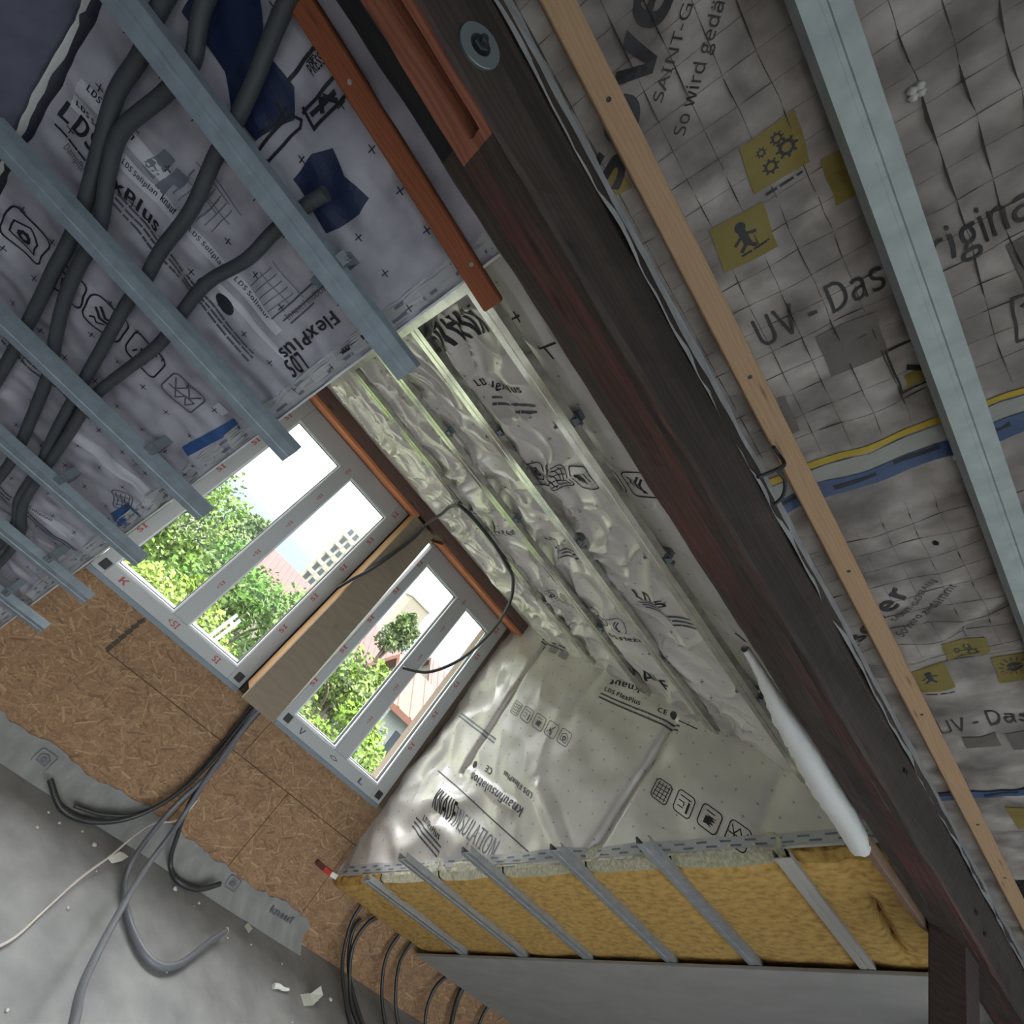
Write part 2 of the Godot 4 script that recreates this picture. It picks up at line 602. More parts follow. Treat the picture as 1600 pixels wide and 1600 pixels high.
func f_ceil(u: float, v: float) -> float:
	var p := Vector2(u, v)
	var a := nz.get_noise_2d(u * 150, v * 150)
	var w := clampf((2.12 - v) / 0.25, 0.15, 1.0) * smoothstep(0.16, 0.42, v)
	var ds := nz.get_noise_2d(u * 55 + 900, v * 55)
	var crease := 1.0 - absf(nr.get_noise_2d(u * 60 + 40 * ds, v * 150 + 40 * ds + u * 60))
	var c2 := 1.0 - absf(nr.get_noise_2d(u * 130 + 300 + 40 * ds, v * 50 - 40 * ds + u * 30))
	var c3 := 1.0 - absf(nr.get_noise_2d(u * 110 + 700, v * 190 - u * 90 + 40 * ds))
	var h := 0.008 * a * w + 0.034 * pow(crease, 4.0) * w + 0.024 * pow(c2, 4.0) * w + 0.016 * pow(c3, 5.0) * w
	h += 0.020 * w * nz.get_noise_2d(u * 60 + 400, v * 130 + 100 + u * 50)
	# pressed flat against the profiles
	for z in [0.93, 1.33, 1.70, 2.10]:
		var d: float = (v - z) / 0.05
		h *= 1.0 - 0.45 * exp(-d * d)
	h += 0.03 * fold(p, Vector2(-1.98, 1.52), Vector2(-1.88, 1.62), 0.04) + 0.03 * fold(p, Vector2(-1.96, 1.15), Vector2(-1.86, 1.22), 0.05)
	return clampf(h, -0.01, 0.048)


# ------------------------------------------------------------------ prints
var caps := {}


func font(bold: bool) -> SystemFont:
	var key := "b" if bold else "r"
	if not caps.has(key):
		var f := SystemFont.new()
		f.font_names = PackedStringArray(["Droid Sans"])
		f.font_weight = 700 if bold else 400
		caps[key] = f
	return caps[key]


func text_arrays(text: String, bold: bool) -> Array:
	var t := TextMesh.new()
	t.font = font(bold)
	t.font_size = 48
	t.pixel_size = 0.01
	t.depth = 0.0
	t.curve_step = 2.0
	t.text = text
	return [t.get_mesh_arrays(), t.get_aabb()]


func lettering(parent: Node, s: Surf, text: String, u: float, v: float, deg: float, length: float, height: float, m: Material, bold := true, h := 0.0022, called := "lettering") -> void:
	var key := "cap" + str(bold)
	if not caps.has(key):
		caps[key] = text_arrays("H", bold)[1]
	var cap: AABB = caps[key]
	var r := text_arrays(text, bold)
	var a: Array = r[0]
	var bb: AABB = r[1]
	var vs: PackedVector3Array = a[Mesh.ARRAY_VERTEX]
	var ix: PackedInt32Array = a[Mesh.ARRAY_INDEX] if a[Mesh.ARRAY_INDEX] != null else PackedInt32Array(range(vs.size()))
	var g := G.new()
	var rot := deg_to_rad(deg)
	var q := PackedVector2Array()
	for p in vs:
		var l := Vector2((p.x - bb.position.x) / bb.size.x * length, (p.y - cap.position.y) / cap.size.y * height)
		q.append(Vector2(u, v) + l.rotated(rot))
	for i in range(0, ix.size() - 2, 3):
		s.tri(g, q[ix[i]], q[ix[i + 1]], q[ix[i + 2]], h, 0.02)
	if g.I.size():
		part(called, g, m, parent)


func rrect(c: Vector2, w: float, h: float, r: float, deg: float) -> PackedVector2Array:
	var p := PackedVector2Array()
	for k in 4:
		var cc := Vector2((w * 0.5 - r) * (1 if k in [0, 3] else -1), (h * 0.5 - r) * (1 if k < 2 else -1))
		for j in 5:
			p.append(c + (cc + Vector2.from_angle(PI * 0.5 * (k + j / 4.0)) * r).rotated(deg_to_rad(deg)))
	p.append(p[0])
	return p


# one handling pictogram: rounded frame and a simple drawing of the given kind
func pictogram(parent: Node, s: Surf, c: Vector2, w: float, h: float, deg: float, what: String, m: Material, line := 0.004) -> void:
	var g := G.new()
	s.stroke(g, rrect(c, w, h, minf(w, h) * 0.2, deg), line)
	var T := func(x: float, y: float) -> Vector2: return c + Vector2(x * w, y * h).rotated(deg_to_rad(deg))
	var L := func(pts: Array, lw: float) -> void:
		var q := PackedVector2Array()
		for p in pts:
			q.append(T.call(p[0], p[1]))
		s.stroke(g, q, lw)
	match what:
		"hand":
			L.call([[-0.28, 0.1], [-0.1, -0.1], [0.1, -0.1], [0.3, 0.15]], line * 1.6)
			L.call([[-0.2, 0.22], [0.0, 0.02], [0.3, 0.05]], line * 1.6)
			L.call([[-0.3, -0.3], [-0.2, -0.2], [-0.1, -0.3], [0.05, -0.2]], line)
		"arrow":
			L.call([[0.2, 0.3], [-0.1, -0.1]], line * 1.5)
			L.call([[0.06, -0.08], [-0.12, -0.14], [-0.14, 0.06]], line * 1.5)
			L.call([[-0.3, -0.3], [-0.25, -0.15]], line)
			L.call([[0.0, -0.3], [0.12, -0.3], [0.12, -0.18], [0.0, -0.18], [0.0, -0.3]], line)
		"truss":
			L.call([[-0.38, 0.3], [-0.2, 0.0], [0.0, 0.32], [0.2, 0.0], [0.38, 0.32]], line)
			L.call([[-0.38, -0.05], [0.38, 0.0]], line)
			L.call([[-0.2, 0.0], [-0.05, -0.3], [0.1, 0.0], [0.25, -0.3], [0.38, 0.0]], line)
		"roll":
			L.call([[-0.3, -0.25], [-0.3, 0.15], [0.0, 0.3], [0.3, 0.1], [0.3, -0.3], [-0.3, -0.25]], line)
			var d := PackedVector2Array()
			for k in 10:
				d.append(T.call(0.12 * cos(TAU * k / 9), 0.12 * sin(TAU * k / 9) - 0.05))
			s.stroke(g, d, line * 2.0)
		"tool":
			L.call([[-0.25, 0.28], [0.15, 0.28]], line)
			L.call([[-0.05, 0.1], [0.25, 0.1]], line)
			var q := PackedVector2Array()
			for p in [[-0.22, -0.3], [-0.22, 0.05], [0.05, 0.1], [0.3, -0.02], [0.1, -0.08], [0.28, -0.16], [0.08, -0.2], [0.2, -0.3], [-0.05, -0.26]]:
				q.append(T.call(p[0], p[1]))
			s.poly(g, q, 0.0022)
		"grid":
			for k in 4:
				L.call([[-0.4, -0.35 + 0.2 * k], [0.4, -0.3 + 0.2 * k]], line * 0.8)
				L.call([[-0.35 + 0.22 * k, -0.4], [-0.3 + 0.22 * k, 0.4]], line * 0.8)
		"level":
			L.call([[-0.3, 0.28], [0.3, 0.28]], line)
			L.call([[-0.3, 0.05], [0.0, 0.05], [0.0, -0.1]], line)
			L.call([[-0.3, -0.2], [0.0, -0.2]], line)
			L.call([[0.25, 0.12], [0.25, -0.3]], line * 2.2)
	part("pictogram", g, m, parent)


func crosses(parent: Node, s: Surf, pts: Array, size: float, m: Material) -> void:
	var g := G.new()
	for p in pts:
		var c: Vector2 = p
		s.stroke(g, PackedVector2Array([c - Vector2(size, 0), c + Vector2(size, 0)]), size * 0.28)
		s.stroke(g, PackedVector2Array([c - Vector2(0, size), c + Vector2(0, size)]), size * 0.28)
	part("register_marks", g, m, parent).set_meta("kind", "stuff")


func patch(parent: Node, s: Surf, pts: Array, m: Material, called := "printed_patch", h := 0.0018) -> void:
	var g := G.new()
	var q := PackedVector2Array()
	for p in pts:
		q.append(Vector2(p[0], p[1]))
	s.poly(g, q, h)
	part(called, g, m, parent)


func lines(parent: Node, s: Surf, sets: Array, w: float, m: Material, called := "printed_line", h := 0.002) -> void:
	var g := G.new()
	for l in sets:
		var q := PackedVector2Array()
		for p in l:
			q.append(Vector2(p[0], p[1]))
		s.stroke(g, q, w, h)
	part(called, g, m, parent)


func small_print(parent: Node, s: Surf, u: float, v: float, deg: float, length: float, rows: int, gap: float, m: Material) -> void:
	# rows of lettering too small to read: short dashes of uneven length
	var g := G.new()
	var d := Vector2.from_angle(deg_to_rad(deg))
	for k in rows:
		var o := Vector2(u, v) - d.orthogonal() * -gap * k * -1.0
		var x := 0.0
		while x < length:
			var w := rng.randf_range(0.008, 0.03)
			s.stroke(g, PackedVector2Array([o + d * x, o + d * minf(x + w, length)]), gap * 0.42)
			x += w + rng.randf_range(0.006, 0.01)
	part("small_print", g, m, parent).set_meta("kind", "stuff")


# ------------------------------------------------------------------ CD profile
const CD := [[-0.03, 0.0], [-0.005, 0.0], [-0.0035, 0.0022], [0.0035, 0.0022], [0.005, 0.0], [0.03, 0.0], [0.03, 0.027], [0.022, 0.027], [0.022, 0.0255], [0.0285, 0.0255], [0.0285, 0.0035], [-0.0285, 0.0035], [-0.0285, 0.0255], [-0.022, 0.0255], [-0.022, 0.027], [-0.03, 0.027]]


func rail(label: String, group: String, a: Vector3, b: Vector3, across: Vector3, away: Vector3, m: Material, hangers: Array, reach: float, called := "ceiling_profile") -> Node3D:
	var t := thing(called, label, "metal profile", a, group)
	var g := G.new()
	var p := PackedVector2Array()
	for q in CD:
		p.append(Vector2(q[0], q[1]))
	g.extrude(p, Vector3.ZERO, across, away, b - a)
	part("profile", g, m, t)
	for x in hangers:
		# direct hanger: base plate on the rafter, two perforated legs with bent tabs, screws
		var o := Vector3(x - a.x, 0, 0)
		var h := G.new()
		var bs := Basis(Vector3.RIGHT, away, Vector3.RIGHT.cross(away))
		h.bar(o + away * reach - across * 0.032, o + away * reach + across * 0.032, away, 0.03, 0.0016, 0.0003)
		var hg := part("hanger", h, M.hanger, t)
		for sd in [-1.0, 1.0]:
			h = G.new()
			var c: Vector3 = o + across * (0.0315 * sd) + away * (reach * 0.5 + 0.004)
			h.bar(c - away * (reach * 0.5 - 0.004), c + away * (reach * 0.5), Vector3.RIGHT, 0.0016, 0.03, 0.0003)
			for k in 3:
				var e: Vector3 = o + across * (0.034 * sd) + away * (0.010 + k * 0.014)
				h.bar(e - Vector3(0.011, 0, 0), e + Vector3(0.011, 0, 0), away, 0.005, 0.005, 0.0005)
			# tab bent over the lips, standing out sideways
			var f: Vector3 = o + across * (0.032 * sd) + away * 0.006
			h.bar(f, f + across * (0.022 * sd) + away * 0.006, away, 0.026, 0.0016, 0.0003)
			h.bar(f + across * (0.020 * sd) + Vector3(0.006, 0, 0) - away * 0.004, f + across * (0.020 * sd) + Vector3(0.006, 0, 0) + away * 0.012, Vector3.RIGHT, 0.008, 0.008, 0.001)
			part("tab", h, M.hanger, hg)
	return t


# ------------------------------------------------------------------ windows
func window_unit(called: String, label: String, xs: Array, yb: float, yt: float, fb: float, ft: float, seedn: int) -> void:
	var t := struct_node(called, label, "window")
	var x0: float = xs[0]
	var x5: float = xs[5]
	var F := Surf.new(Vector3.ZERO, Vector3.RIGHT, Vector3.UP, Vector3.BACK, func(_a, _b): return 0.0)
	# outer frame: two jambs, head, sill, mullion
	for e in [["jamb", x0, xs[1] - 0.012, fb, ft], ["jamb", xs[4] + 0.012, x5, fb, ft], ["sill_rail", xs[1] - 0.012, xs[4] + 0.012, fb, yb - 0.012], ["head_rail", xs[1] - 0.012, xs[4] + 0.012, yt + 0.012, ft], ["mullion", xs[2] + 0.012, xs[3] - 0.012, yb - 0.012, yt + 0.012]]:
		var g := G.new()
		g.ab(Vector3(e[1], e[3], -0.068), Vector3(e[2], e[4], 0.0), 0.003)
		part(e[0], g, M.pvc, t)
	for k in 2:
		var a: float = xs[1 + 2 * k]
		var b: float = xs[2 + 2 * k]
		# glazing beads, gasket, glass
		var bd := G.new()
		var gk := G.new()
		for ring in [[bd, 0.012, 0.0, -0.055, -0.006], [gk, 0.0, -0.004, -0.045, -0.020]]:
			var w0: float = ring[1]
			var w1: float = ring[2]
			var gg: G = ring[0]
			var z0: float = ring[3]
			var z1: float = ring[4]
			gg.ab(Vector3(a - w0, yb - w0, z0), Vector3(b + w0, yb - w1, z1), 0.001)
			gg.ab(Vector3(a - w0, yt + w1, z0), Vector3(b + w0, yt + w0, z1), 0.001)
			gg.ab(Vector3(a - w0, yb - w1, z0), Vector3(a - w1, yt + w1, z1), 0.001)
			gg.ab(Vector3(b + w1, yb - w1, z0), Vector3(b + w0, yt + w1, z1), 0.001)
		var sash := part("glazing_bead", bd, M.bead, t)
		part("gasket", gk, M.gasket, sash)
		var gl := G.new()
		gl.quad(Vector3(a - 0.003, yb - 0.003, -0.034), Vector3(b + 0.003, yb - 0.003, -0.034), Vector3(b + 0.003, yt + 0.003, -0.034), Vector3(a - 0.003, yt + 0.003, -0.034), Vector3.BACK)
		part("pane", gl, M.glass, sash)
	# black transport corners
	for c in [[x0 + 0.05, fb + 0.045], [x5 - 0.05, fb + 0.045]]:
		var g := G.new()
		g.ab(Vector3(c[0] - 0.024, c[1] - 0.022, -0.002), Vector3(c[0] + 0.024, c[1] + 0.022, 0.006), 0.002)
		part("transport_corner", g, M.corner, t)
	# sealing band round the frame foot
	var sb := G.new()
	sb.ab(Vector3(x0, fb - 0.022, -0.004), Vector3(x5, fb + 0.002, 0.0035), 0.001)
	part("sealing_band", sb, M.sealband, t)
	# protective film print
	var r := RandomNumberGenerator.new()
	r.seed = seedn
	for k in 5:
		var y := lerpf(fb + 0.25, ft - 0.2, k / 4.0)
		lettering(t, F, "SI", x0 + 0.03, y, 90, 0.05, 0.03, M.red_ink, true, 0.0006)
		lettering(t, F, "SI", x5 - 0.055, y + 0.1, 90, 0.05, 0.03, M.red_ink, true, 0.0006)
		lettering(t, F, "<SI", (xs[2] + xs[3]) * 0.5 + 0.015, y + 0.05, 90, 0.05, 0.022, M.red_ink, true, 0.0006)
	for k in 3:
		var x := lerpf(x0 + 0.16, x5 - 0.25, k / 2.0)
		lettering(t, F, ["V", "<>", "L"][k] if seedn == 2 else ["K", "<SI", "SI"][k], x, fb + 0.022, 0, 0.045 if k != 1 else 0.07, 0.032, M.ink_soft if seedn == 2 else M.red_ink, true, 0.0006)


# ------------------------------------------------------------------ outside
func tree(label: String, c: Vector3, r: Vector3, count: int, leaf: float, base: Color, sd: int, ground := -9.0) -> void:
	var t := thing("tree", label, "tree", Vector3(c.x, ground, c.z), "")
	var rg := RandomNumberGenerator.new()
	rg.seed = sd
	var tr := G.new()
	tr.tube(spline([Vector3(0, 0, 0), Vector3(0.1, (c.y - ground) * 0.5, 0), Vector3(0, c.y - ground, 0)], 4), 0.12 * r.x * 0.5 + 0.05, 8, 0.05)
	for k in 5:
		var a := TAU * k / 5.0
		tr.tube(spline([Vector3(0, (c.y - ground) * 0.75, 0), Vector3(cos(a) * r.x * 0.3, c.y - ground, sin(a) * r.z * 0.3), Vector3(cos(a) * r.x * 0.6, c.y - ground + r.y * 0.35, sin(a) * r.z * 0.6)], 4), 0.06, 6, 0.02)
	part("trunk", tr, M.bark, t)
	var g := G.new()
	g.tri(Vector3(0, -0.5, 0), Vector3(0.32, 0, 0.05), Vector3(0, 0.5, 0), Vector3.BACK)
	g.tri(Vector3(0, -0.5, 0), Vector3(0, 0.5, 0), Vector3(-0.32, 0, 0.05), Vector3.BACK)
	var mm := MultiMesh.new()
	mm.transform_format = MultiMesh.TRANSFORM_3D
	mm.use_colors = true
	mm.mesh = g.mesh()
	mm.mesh.surface_set_material(0, M.leaf)
	mm.instance_count = count
	# clumps on an ellipsoid shell
	var clumps := []
	for k in 46:
		var d := Vector3(rg.randfn(), rg.randfn(), rg.randfn()).normalized()
		clumps.append([d * rg.randf_range(0.45, 0.88), rg.randf_range(0.2, 0.36), rg.randf_range(-0.12, 0.12)])
	for i in count:
		var cl: Array = clumps[rg.randi() % clumps.size()]
		var d := Vector3(rg.randfn(), rg.randfn(), rg.randfn()).normalized()
		var p: Vector3 = (cl[0] + d * cl[1] * pow(rg.randf(), 0.33)) * r
		var bs := Basis.from_euler(Vector3(rg.randf() * TAU, rg.randf() * TAU, rg.randf() * TAU)).scaled(Vector3.ONE * leaf * rg.randf_range(0.7, 1.3))
		mm.set_instance_transform(i, Transform3D(bs, p + Vector3(0, c.y - ground, 0)))
		var col := base.lightened(maxf(0.0, cl[2] + rg.randf_range(-0.05, 0.05))).darkened(maxf(0.0, -cl[2] + rg.randf_range(0.0, 0.1)))
		mm.set_instance_color(i, col)
	var o := MultiMeshInstance3D.new()
	o.name = "foliage"
	o.multimesh = mm
	o.set_meta("kind", "stuff")
	t.add_child(o)


func house(label: String, c: Vector3, w: float, d: float, wall_h: float, roof_h: float, turn: float, roof: Material, wall: Material, hip := 0.0) -> void:
	# c: middle of the eaves plane
	var t := thing("house", label, "house", c)
	t.rotation.y = turn
	var g := G.new()
	g.ab(Vector3(-w / 2, -wall_h, -d / 2), Vector3(w / 2, 0, d / 2), 0.01)
	g.tri(Vector3(-w / 2, 0, -d / 2), Vector3(-w / 2, 0, d / 2), Vector3(-w / 2 + hip, roof_h, 0), Vector3.LEFT)
	g.tri(Vector3(w / 2, 0, -d / 2), Vector3(w / 2, 0, d / 2), Vector3(w / 2 - hip, roof_h, 0), Vector3.RIGHT)
	part("wall", g, wall, t)
	var o := 0.35
	for s in [-1.0, 1.0]:
		var rf := G.new()
		var a := Vector3(-w / 2 - o, -o * roof_h / (d / 2), s * (d / 2 + o))
		var b := Vector3(w / 2 + o, -o * roof_h / (d / 2), s * (d / 2 + o))
		var e := Vector3(w / 2 + o - hip, roof_h, 0)
		var f := Vector3(-w / 2 - o + hip, roof_h, 0)
		var up := Vector3(0, 0.16, 0)
		rf.quad(a + up, b + up, e + up, f + up, Vector3(0, 1, s))
		rf.quad(a, b, e, f, Vector3(0, -1, -s))
		rf.quad(a, b, b + up, a + up, Vector3(0, 0, s))
		rf.quad(a, f, f + up, a + up, Vector3.LEFT)
		rf.quad(b, e, e + up, b + up, Vector3.RIGHT)
		# courses of tiles as low ribs down the slope
		var n := int(w / 0.45)
		for k in n:
			var x := (k + 0.5) / n
			var p0 := a.lerp(b, x) + up
			var p1 := f.lerp(e, x) + up
			rf.bar(p0, p1, Vector3.UP, 0.09, 0.05, 0.01)
		part("roof", rf, roof, t)
	if hip > 0.0:
		for s in [-1.0, 1.0]:
			var hp := G.new()
			var y := -o * roof_h / (d / 2)
			hp.tri(Vector3(s * (w / 2 + o), y + 0.16, -d / 2 - o), Vector3(s * (w / 2 + o), y + 0.16, d / 2 + o), Vector3(s * (w / 2 + o - hip), roof_h + 0.16, 0), Vector3(s, 1, 0))
			part("hip", hp, roof, t)
	for k in 3:
		for s in [-1.0, 1.0]:
			var wd := G.new()
			wd.ab(Vector3(-w * 0.34 + k * w * 0.27, -1.9, s * d / 2 - 0.02), Vector3(-w * 0.34 + k * w * 0.27 + 0.9, -0.6, s * d / 2 + 0.02), 0.01)
			part("window", wd, M.far_pane, t)


func tower(label: String, c: Vector3, w: float, d: float, floors: int, turn: float) -> void:
	var t := thing("apartment_block", label, "building", c)
	t.rotation.y = turn
	var H := floors * 2.8
	var g := G.new()
	g.ab(Vector3(-w / 2, -20, -d / 2), Vector3(w / 2, H, d / 2), 0.02)
	g.ab(Vector3(-w * 0.2, H, -d * 0.25), Vector3(w * 0.25, H + 1.6, d * 0.25), 0.02)
	part("wall", g, M.render_wall, t)
	for k in 3:
		var an := G.new()
		an.tube(PackedVector3Array([Vector3(-1.0 + k * 0.9, H + 1.5, 0.5), Vector3(-1.0 + k * 0.9, H + 4.0 - k * 0.6, 0.5)]), 0.06, 5)
		part("antenna", an, M.steel_dark, t)
	for f in floors + 2:
		for k in 3:
			var x := -w * 0.36 + k * w * 0.27
			var y := f * 2.8 - 5.0
			var wn := G.new()
			wn.ab(Vector3(x, y, d / 2 - 0.05), Vector3(x + w * 0.17, y + 1.5, d / 2 + 0.05), 0.01)
			part("window", wn, M.far_pane, t)
			if k != 1:
				var bc := G.new()
				bc.ab(Vector3(x - 0.3, y - 1.0, d / 2), Vector3(x + w * 0.17 + 0.3, y - 0.1, d / 2 + 0.9), 0.02)
				part("balcony", bc, M.render_wall, t)
		for k in 3:
			var z := -d * 0.36 + k * d * 0.3
			var y := f * 2.8 - 5.0
			var ws := G.new()
			ws.ab(Vector3(-w / 2 - 0.05, y, z), Vector3(-w / 2 + 0.05, y + 1.4, z + d * 0.14), 0.01)
			part("window", ws, M.far_pane, t)


func ray(dx: float, dy: float, dz: float, dist: float) -> Vector3:
	return Vector3(-2.457, 1.528, 3.045) + Vector3(dx, dy, dz).normalized() * dist


# ================================================================== the scene
func _ready() -> void:
	rng.seed = 4
	nz.seed = 8
	nz.noise_type = FastNoiseLite.TYPE_SIMPLEX_SMOOTH
	nz.frequency = 0.02
	nz.fractal_octaves = 2
	nr.seed = 21
	nr.noise_type = FastNoiseLite.TYPE_SIMPLEX_SMOOTH
	nr.frequency = 0.02
	nr.fractal_octaves = 1
	# camera
	var cam := Camera3D.new()
	cam.name = "camera"
	cam.projection = Camera3D.PROJECTION_FRUSTUM
	cam.keep_aspect = Camera3D.KEEP_HEIGHT
	cam.near = 0.05
	cam.far = 400.0
	cam.size = 0.05 * 1600.0 / 680.4
	cam.frustum_offset = Vector2(61.1, -137.3) / 680.4 * 0.05
	cam.position = Vector3(-2.457, 1.528, 3.045)
	cam.basis = Basis.from_euler(Vector3(deg_to_rad(25.612), deg_to_rad(-17.422), deg_to_rad(45.361)))
	add_child(cam)
	cam.current = true
	# sky and exposure
	var sky := ProceduralSkyMaterial.new()
	sky.sky_top_color = Color(1.17, 1.18, 1.18)
	sky.sky_horizon_color = Color(0.186, 0.203, 0.214)
	sky.sky_curve = 2.0
	sky.sky_energy_multiplier = 4.3
	sky.ground_bottom_color = Color(0.36, 0.36, 0.34)
	sky.ground_horizon_color = Color(0.80, 0.873, 0.92)
	sky.ground_curve = 0.4
	sky.ground_energy_multiplier = 1.0
	var env := Environment.new()
	env.background_mode = Environment.BG_SKY
	env.sky = Sky.new()
	env.sky.sky_material = sky
	env.tonemap_mode = Environment.TONE_MAPPER_LINEAR
	env.tonemap_exposure = 1.5
	env.sdfgi_enabled = true
	env.ssao_enabled = true
	env.ssil_enabled = true
	var we := WorldEnvironment.new()
	we.name = "environment"
	we.environment = env
	add_child(we)
	var sun := DirectionalLight3D.new()
	sun.name = "sun"
	sun.light_energy = 0.5
	sun.light_color = Color(1.0, 0.96, 0.88)
	sun.light_angular_distance = 4.0
	sun.shadow_enabled = true
	sun.look_at_from_position(Vector3(-7.0, 7.5, 0.1), Vector3.ZERO, Vector3.UP)
	add_child(sun)

	make_materials()
	shell()
	left_slope()
	upper_slope()
	right_slope()
	dormer()
	timbers()
	cables()
	debris()
	outside()


func slab(called: String, lo: Vector3, hi: Vector3, m: Material, parent: Node) -> void:
	var g := G.new()
	g.ab(lo, hi, 0.0)
	part(called, g, m, parent)


func shell() -> void:
	var f := struct_node("floor", "grey trowelled concrete attic floor with dust and crumbs", "floor")
	slab("screed", Vector3(-3.5, -0.2, -0.25), Vector3(3.2, 0.0, 5.4), M.floor, f)

	# dormer front and knee wall
	var w := struct_node("wall_front", "front wall of brown strand boards below the two windows", "wall")
	var core := G.new()
	core.ab(Vector3(-3.5, 0, -0.25), Vector3(3.2, 0.335, -0.016), 0)
	core.ab(Vector3(-3.5, 0.335, -0.25), Vector3(0.12, 0.742, -0.016), 0)
	core.ab(Vector3(-2.7, 0.742, -0.15), Vector3(-2.442, 2.5, -0.016), 0)
	core.ab(Vector3(-1.412, 0.742, -0.14), Vector3(-1.10, 2.5, -0.069), 0)
	core.ab(Vector3(-1.338, 0.742, -0.07), Vector3(-1.10, 2.5, -0.016), 0)
	core.ab(Vector3(-0.145, 0.742, -0.14), Vector3(0.12, 2.5, -0.069), 0)
	core.ab(Vector3(-0.05, 0.742, -0.08), Vector3(0.12, 2.5, -0.001), 0)
	core.ab(Vector3(-2.7, 2.19, -0.15), Vector3(0.12, 2.5, -0.001), 0)
	part("masonry", core, M.reveal, w)
	var gapg := G.new()
	gapg.ab(Vector3(-3.31, 0.0, -0.017), Vector3(3.1, 0.756, -0.0145), 0)
	part("backing", gapg, M.gap, w)
	for p in [[-3.31, -2.034, 0.0, 0.757], [-2.034, -1.118, 0.0, 0.5195], [-2.031, -1.052, 0.5225, 0.757], [-1.115, -0.648, 0.0, 0.5195], [-1.049, 0.0, 0.5225, 0.757], [-0.645, -0.042, 0.0, 0.5195], [-0.039, 1.9, 0.0, 0.5195], [1.903, 3.1, 0.0, 0.5195]]:
		var g := G.new()
		g.ab(Vector3(p[0], p[2], -0.015), Vector3(p[1], p[3], 0.0), 0.0012)
		part("strand_board", g, M.osb, w)
	var F := Surf.new(Vector3.ZERO, Vector3.RIGHT, Vector3.UP, Vector3.BACK, func(_a, _b): return 0.0)
	# grey adhesive strip down the short joint under the left window, cut into bits
	var bits := []
	for k in 6:
		bits.append([[-2.036, 0.535 + k * 0.034], [-2.036 + 0.001 * k, 0.546 + k * 0.034]])
	lines(w, F, bits, 0.026, M.joint, "joint_tape", 0.001)

	var l := struct_node("wall_left", "plastered partition at the upper left corner, shade put into its grey blue", "wall")
	slab("plaster", Vector3(-3.5, 0, -0.25), Vector3(XP, 3.5, 5.4), M.plaster, l)
	var r := struct_node("wall_right", "far gable wall beyond the clad slope", "wall")
	slab("plaster", Vector3(3.1, 0, -0.25), Vector3(3.3, 3.5, 5.4), M.plaster, r)
	var b := struct_node("wall_back", "unseen rear wall with a broad open bay added for light", "wall")
	var g := G.new()  # the opening is added behind the camera to brighten the interior
	g.ab(Vector3(-3.5, 0, 5.2), Vector3(3.3, 0.5, 5.4), 0)
	g.ab(Vector3(-3.5, 2.6, 5.2), Vector3(3.3, 3.6, 5.4), 0)
	g.ab(Vector3(-3.5, 0.5, 5.2), Vector3(-3.1, 2.6, 5.4), 0)
	g.ab(Vector3(2.7, 0.5, 5.2), Vector3(3.3, 2.6, 5.4), 0)
	part("plaster", g, M.rear, b)

	# roof body above the membranes
	var c := struct_node("ceiling", "roof slopes and rafters behind the membranes", "ceiling")
	var away := Vector3(0, CS, -SN)
	var along := Vector3(0, SN, CS)
	for e in [[-3.5, XL - 0.02, -0.4, 3.12], [0.03, 3.3, -0.4, 3.12], [-3.5, 3.3, 3.11, 5.0]]:
		var gg := G.new()
		var lo := SL(e[0], e[2], -0.06)

		var o: Vector3 = lo + away * 0.1 + along * (e[3] - e[2]) * 0.5 + Vector3((e[1] - e[0]) * 0.5, 0, 0)
		gg.box(Transform3D(Basis(Vector3.RIGHT, away, Vector3.RIGHT.cross(away)), o), Vector3(e[1] - e[0], 0.2, e[3] - e[2]), 0)
		part("roof_body", gg, M.gap, c)
	slab("roof_body", Vector3(-2.7, 2.36, -0.35), Vector3(0.15, 2.52, 2.45), M.gap, c)
	slab("roof_body", Vector3(-3.5, 3.40, 3.7), Vector3(3.3, 3.6, 5.4), M.board, c)
	for e in [[-2.60, -2.475], [0.035, 0.15]]:
		var gc := G.new()
		gc.extrude(PackedVector2Array([Vector2(-0.2, 0.225), Vector2(2.52, 2.415), Vector2(2.52, 2.5), Vector2(-0.2, 2.5)]), Vector3(e[0], 0, 0), Vector3.BACK, Vector3.UP, Vector3(e[1] - e[0], 0, 0))
		part("roof_body", gc, M.gap, c)


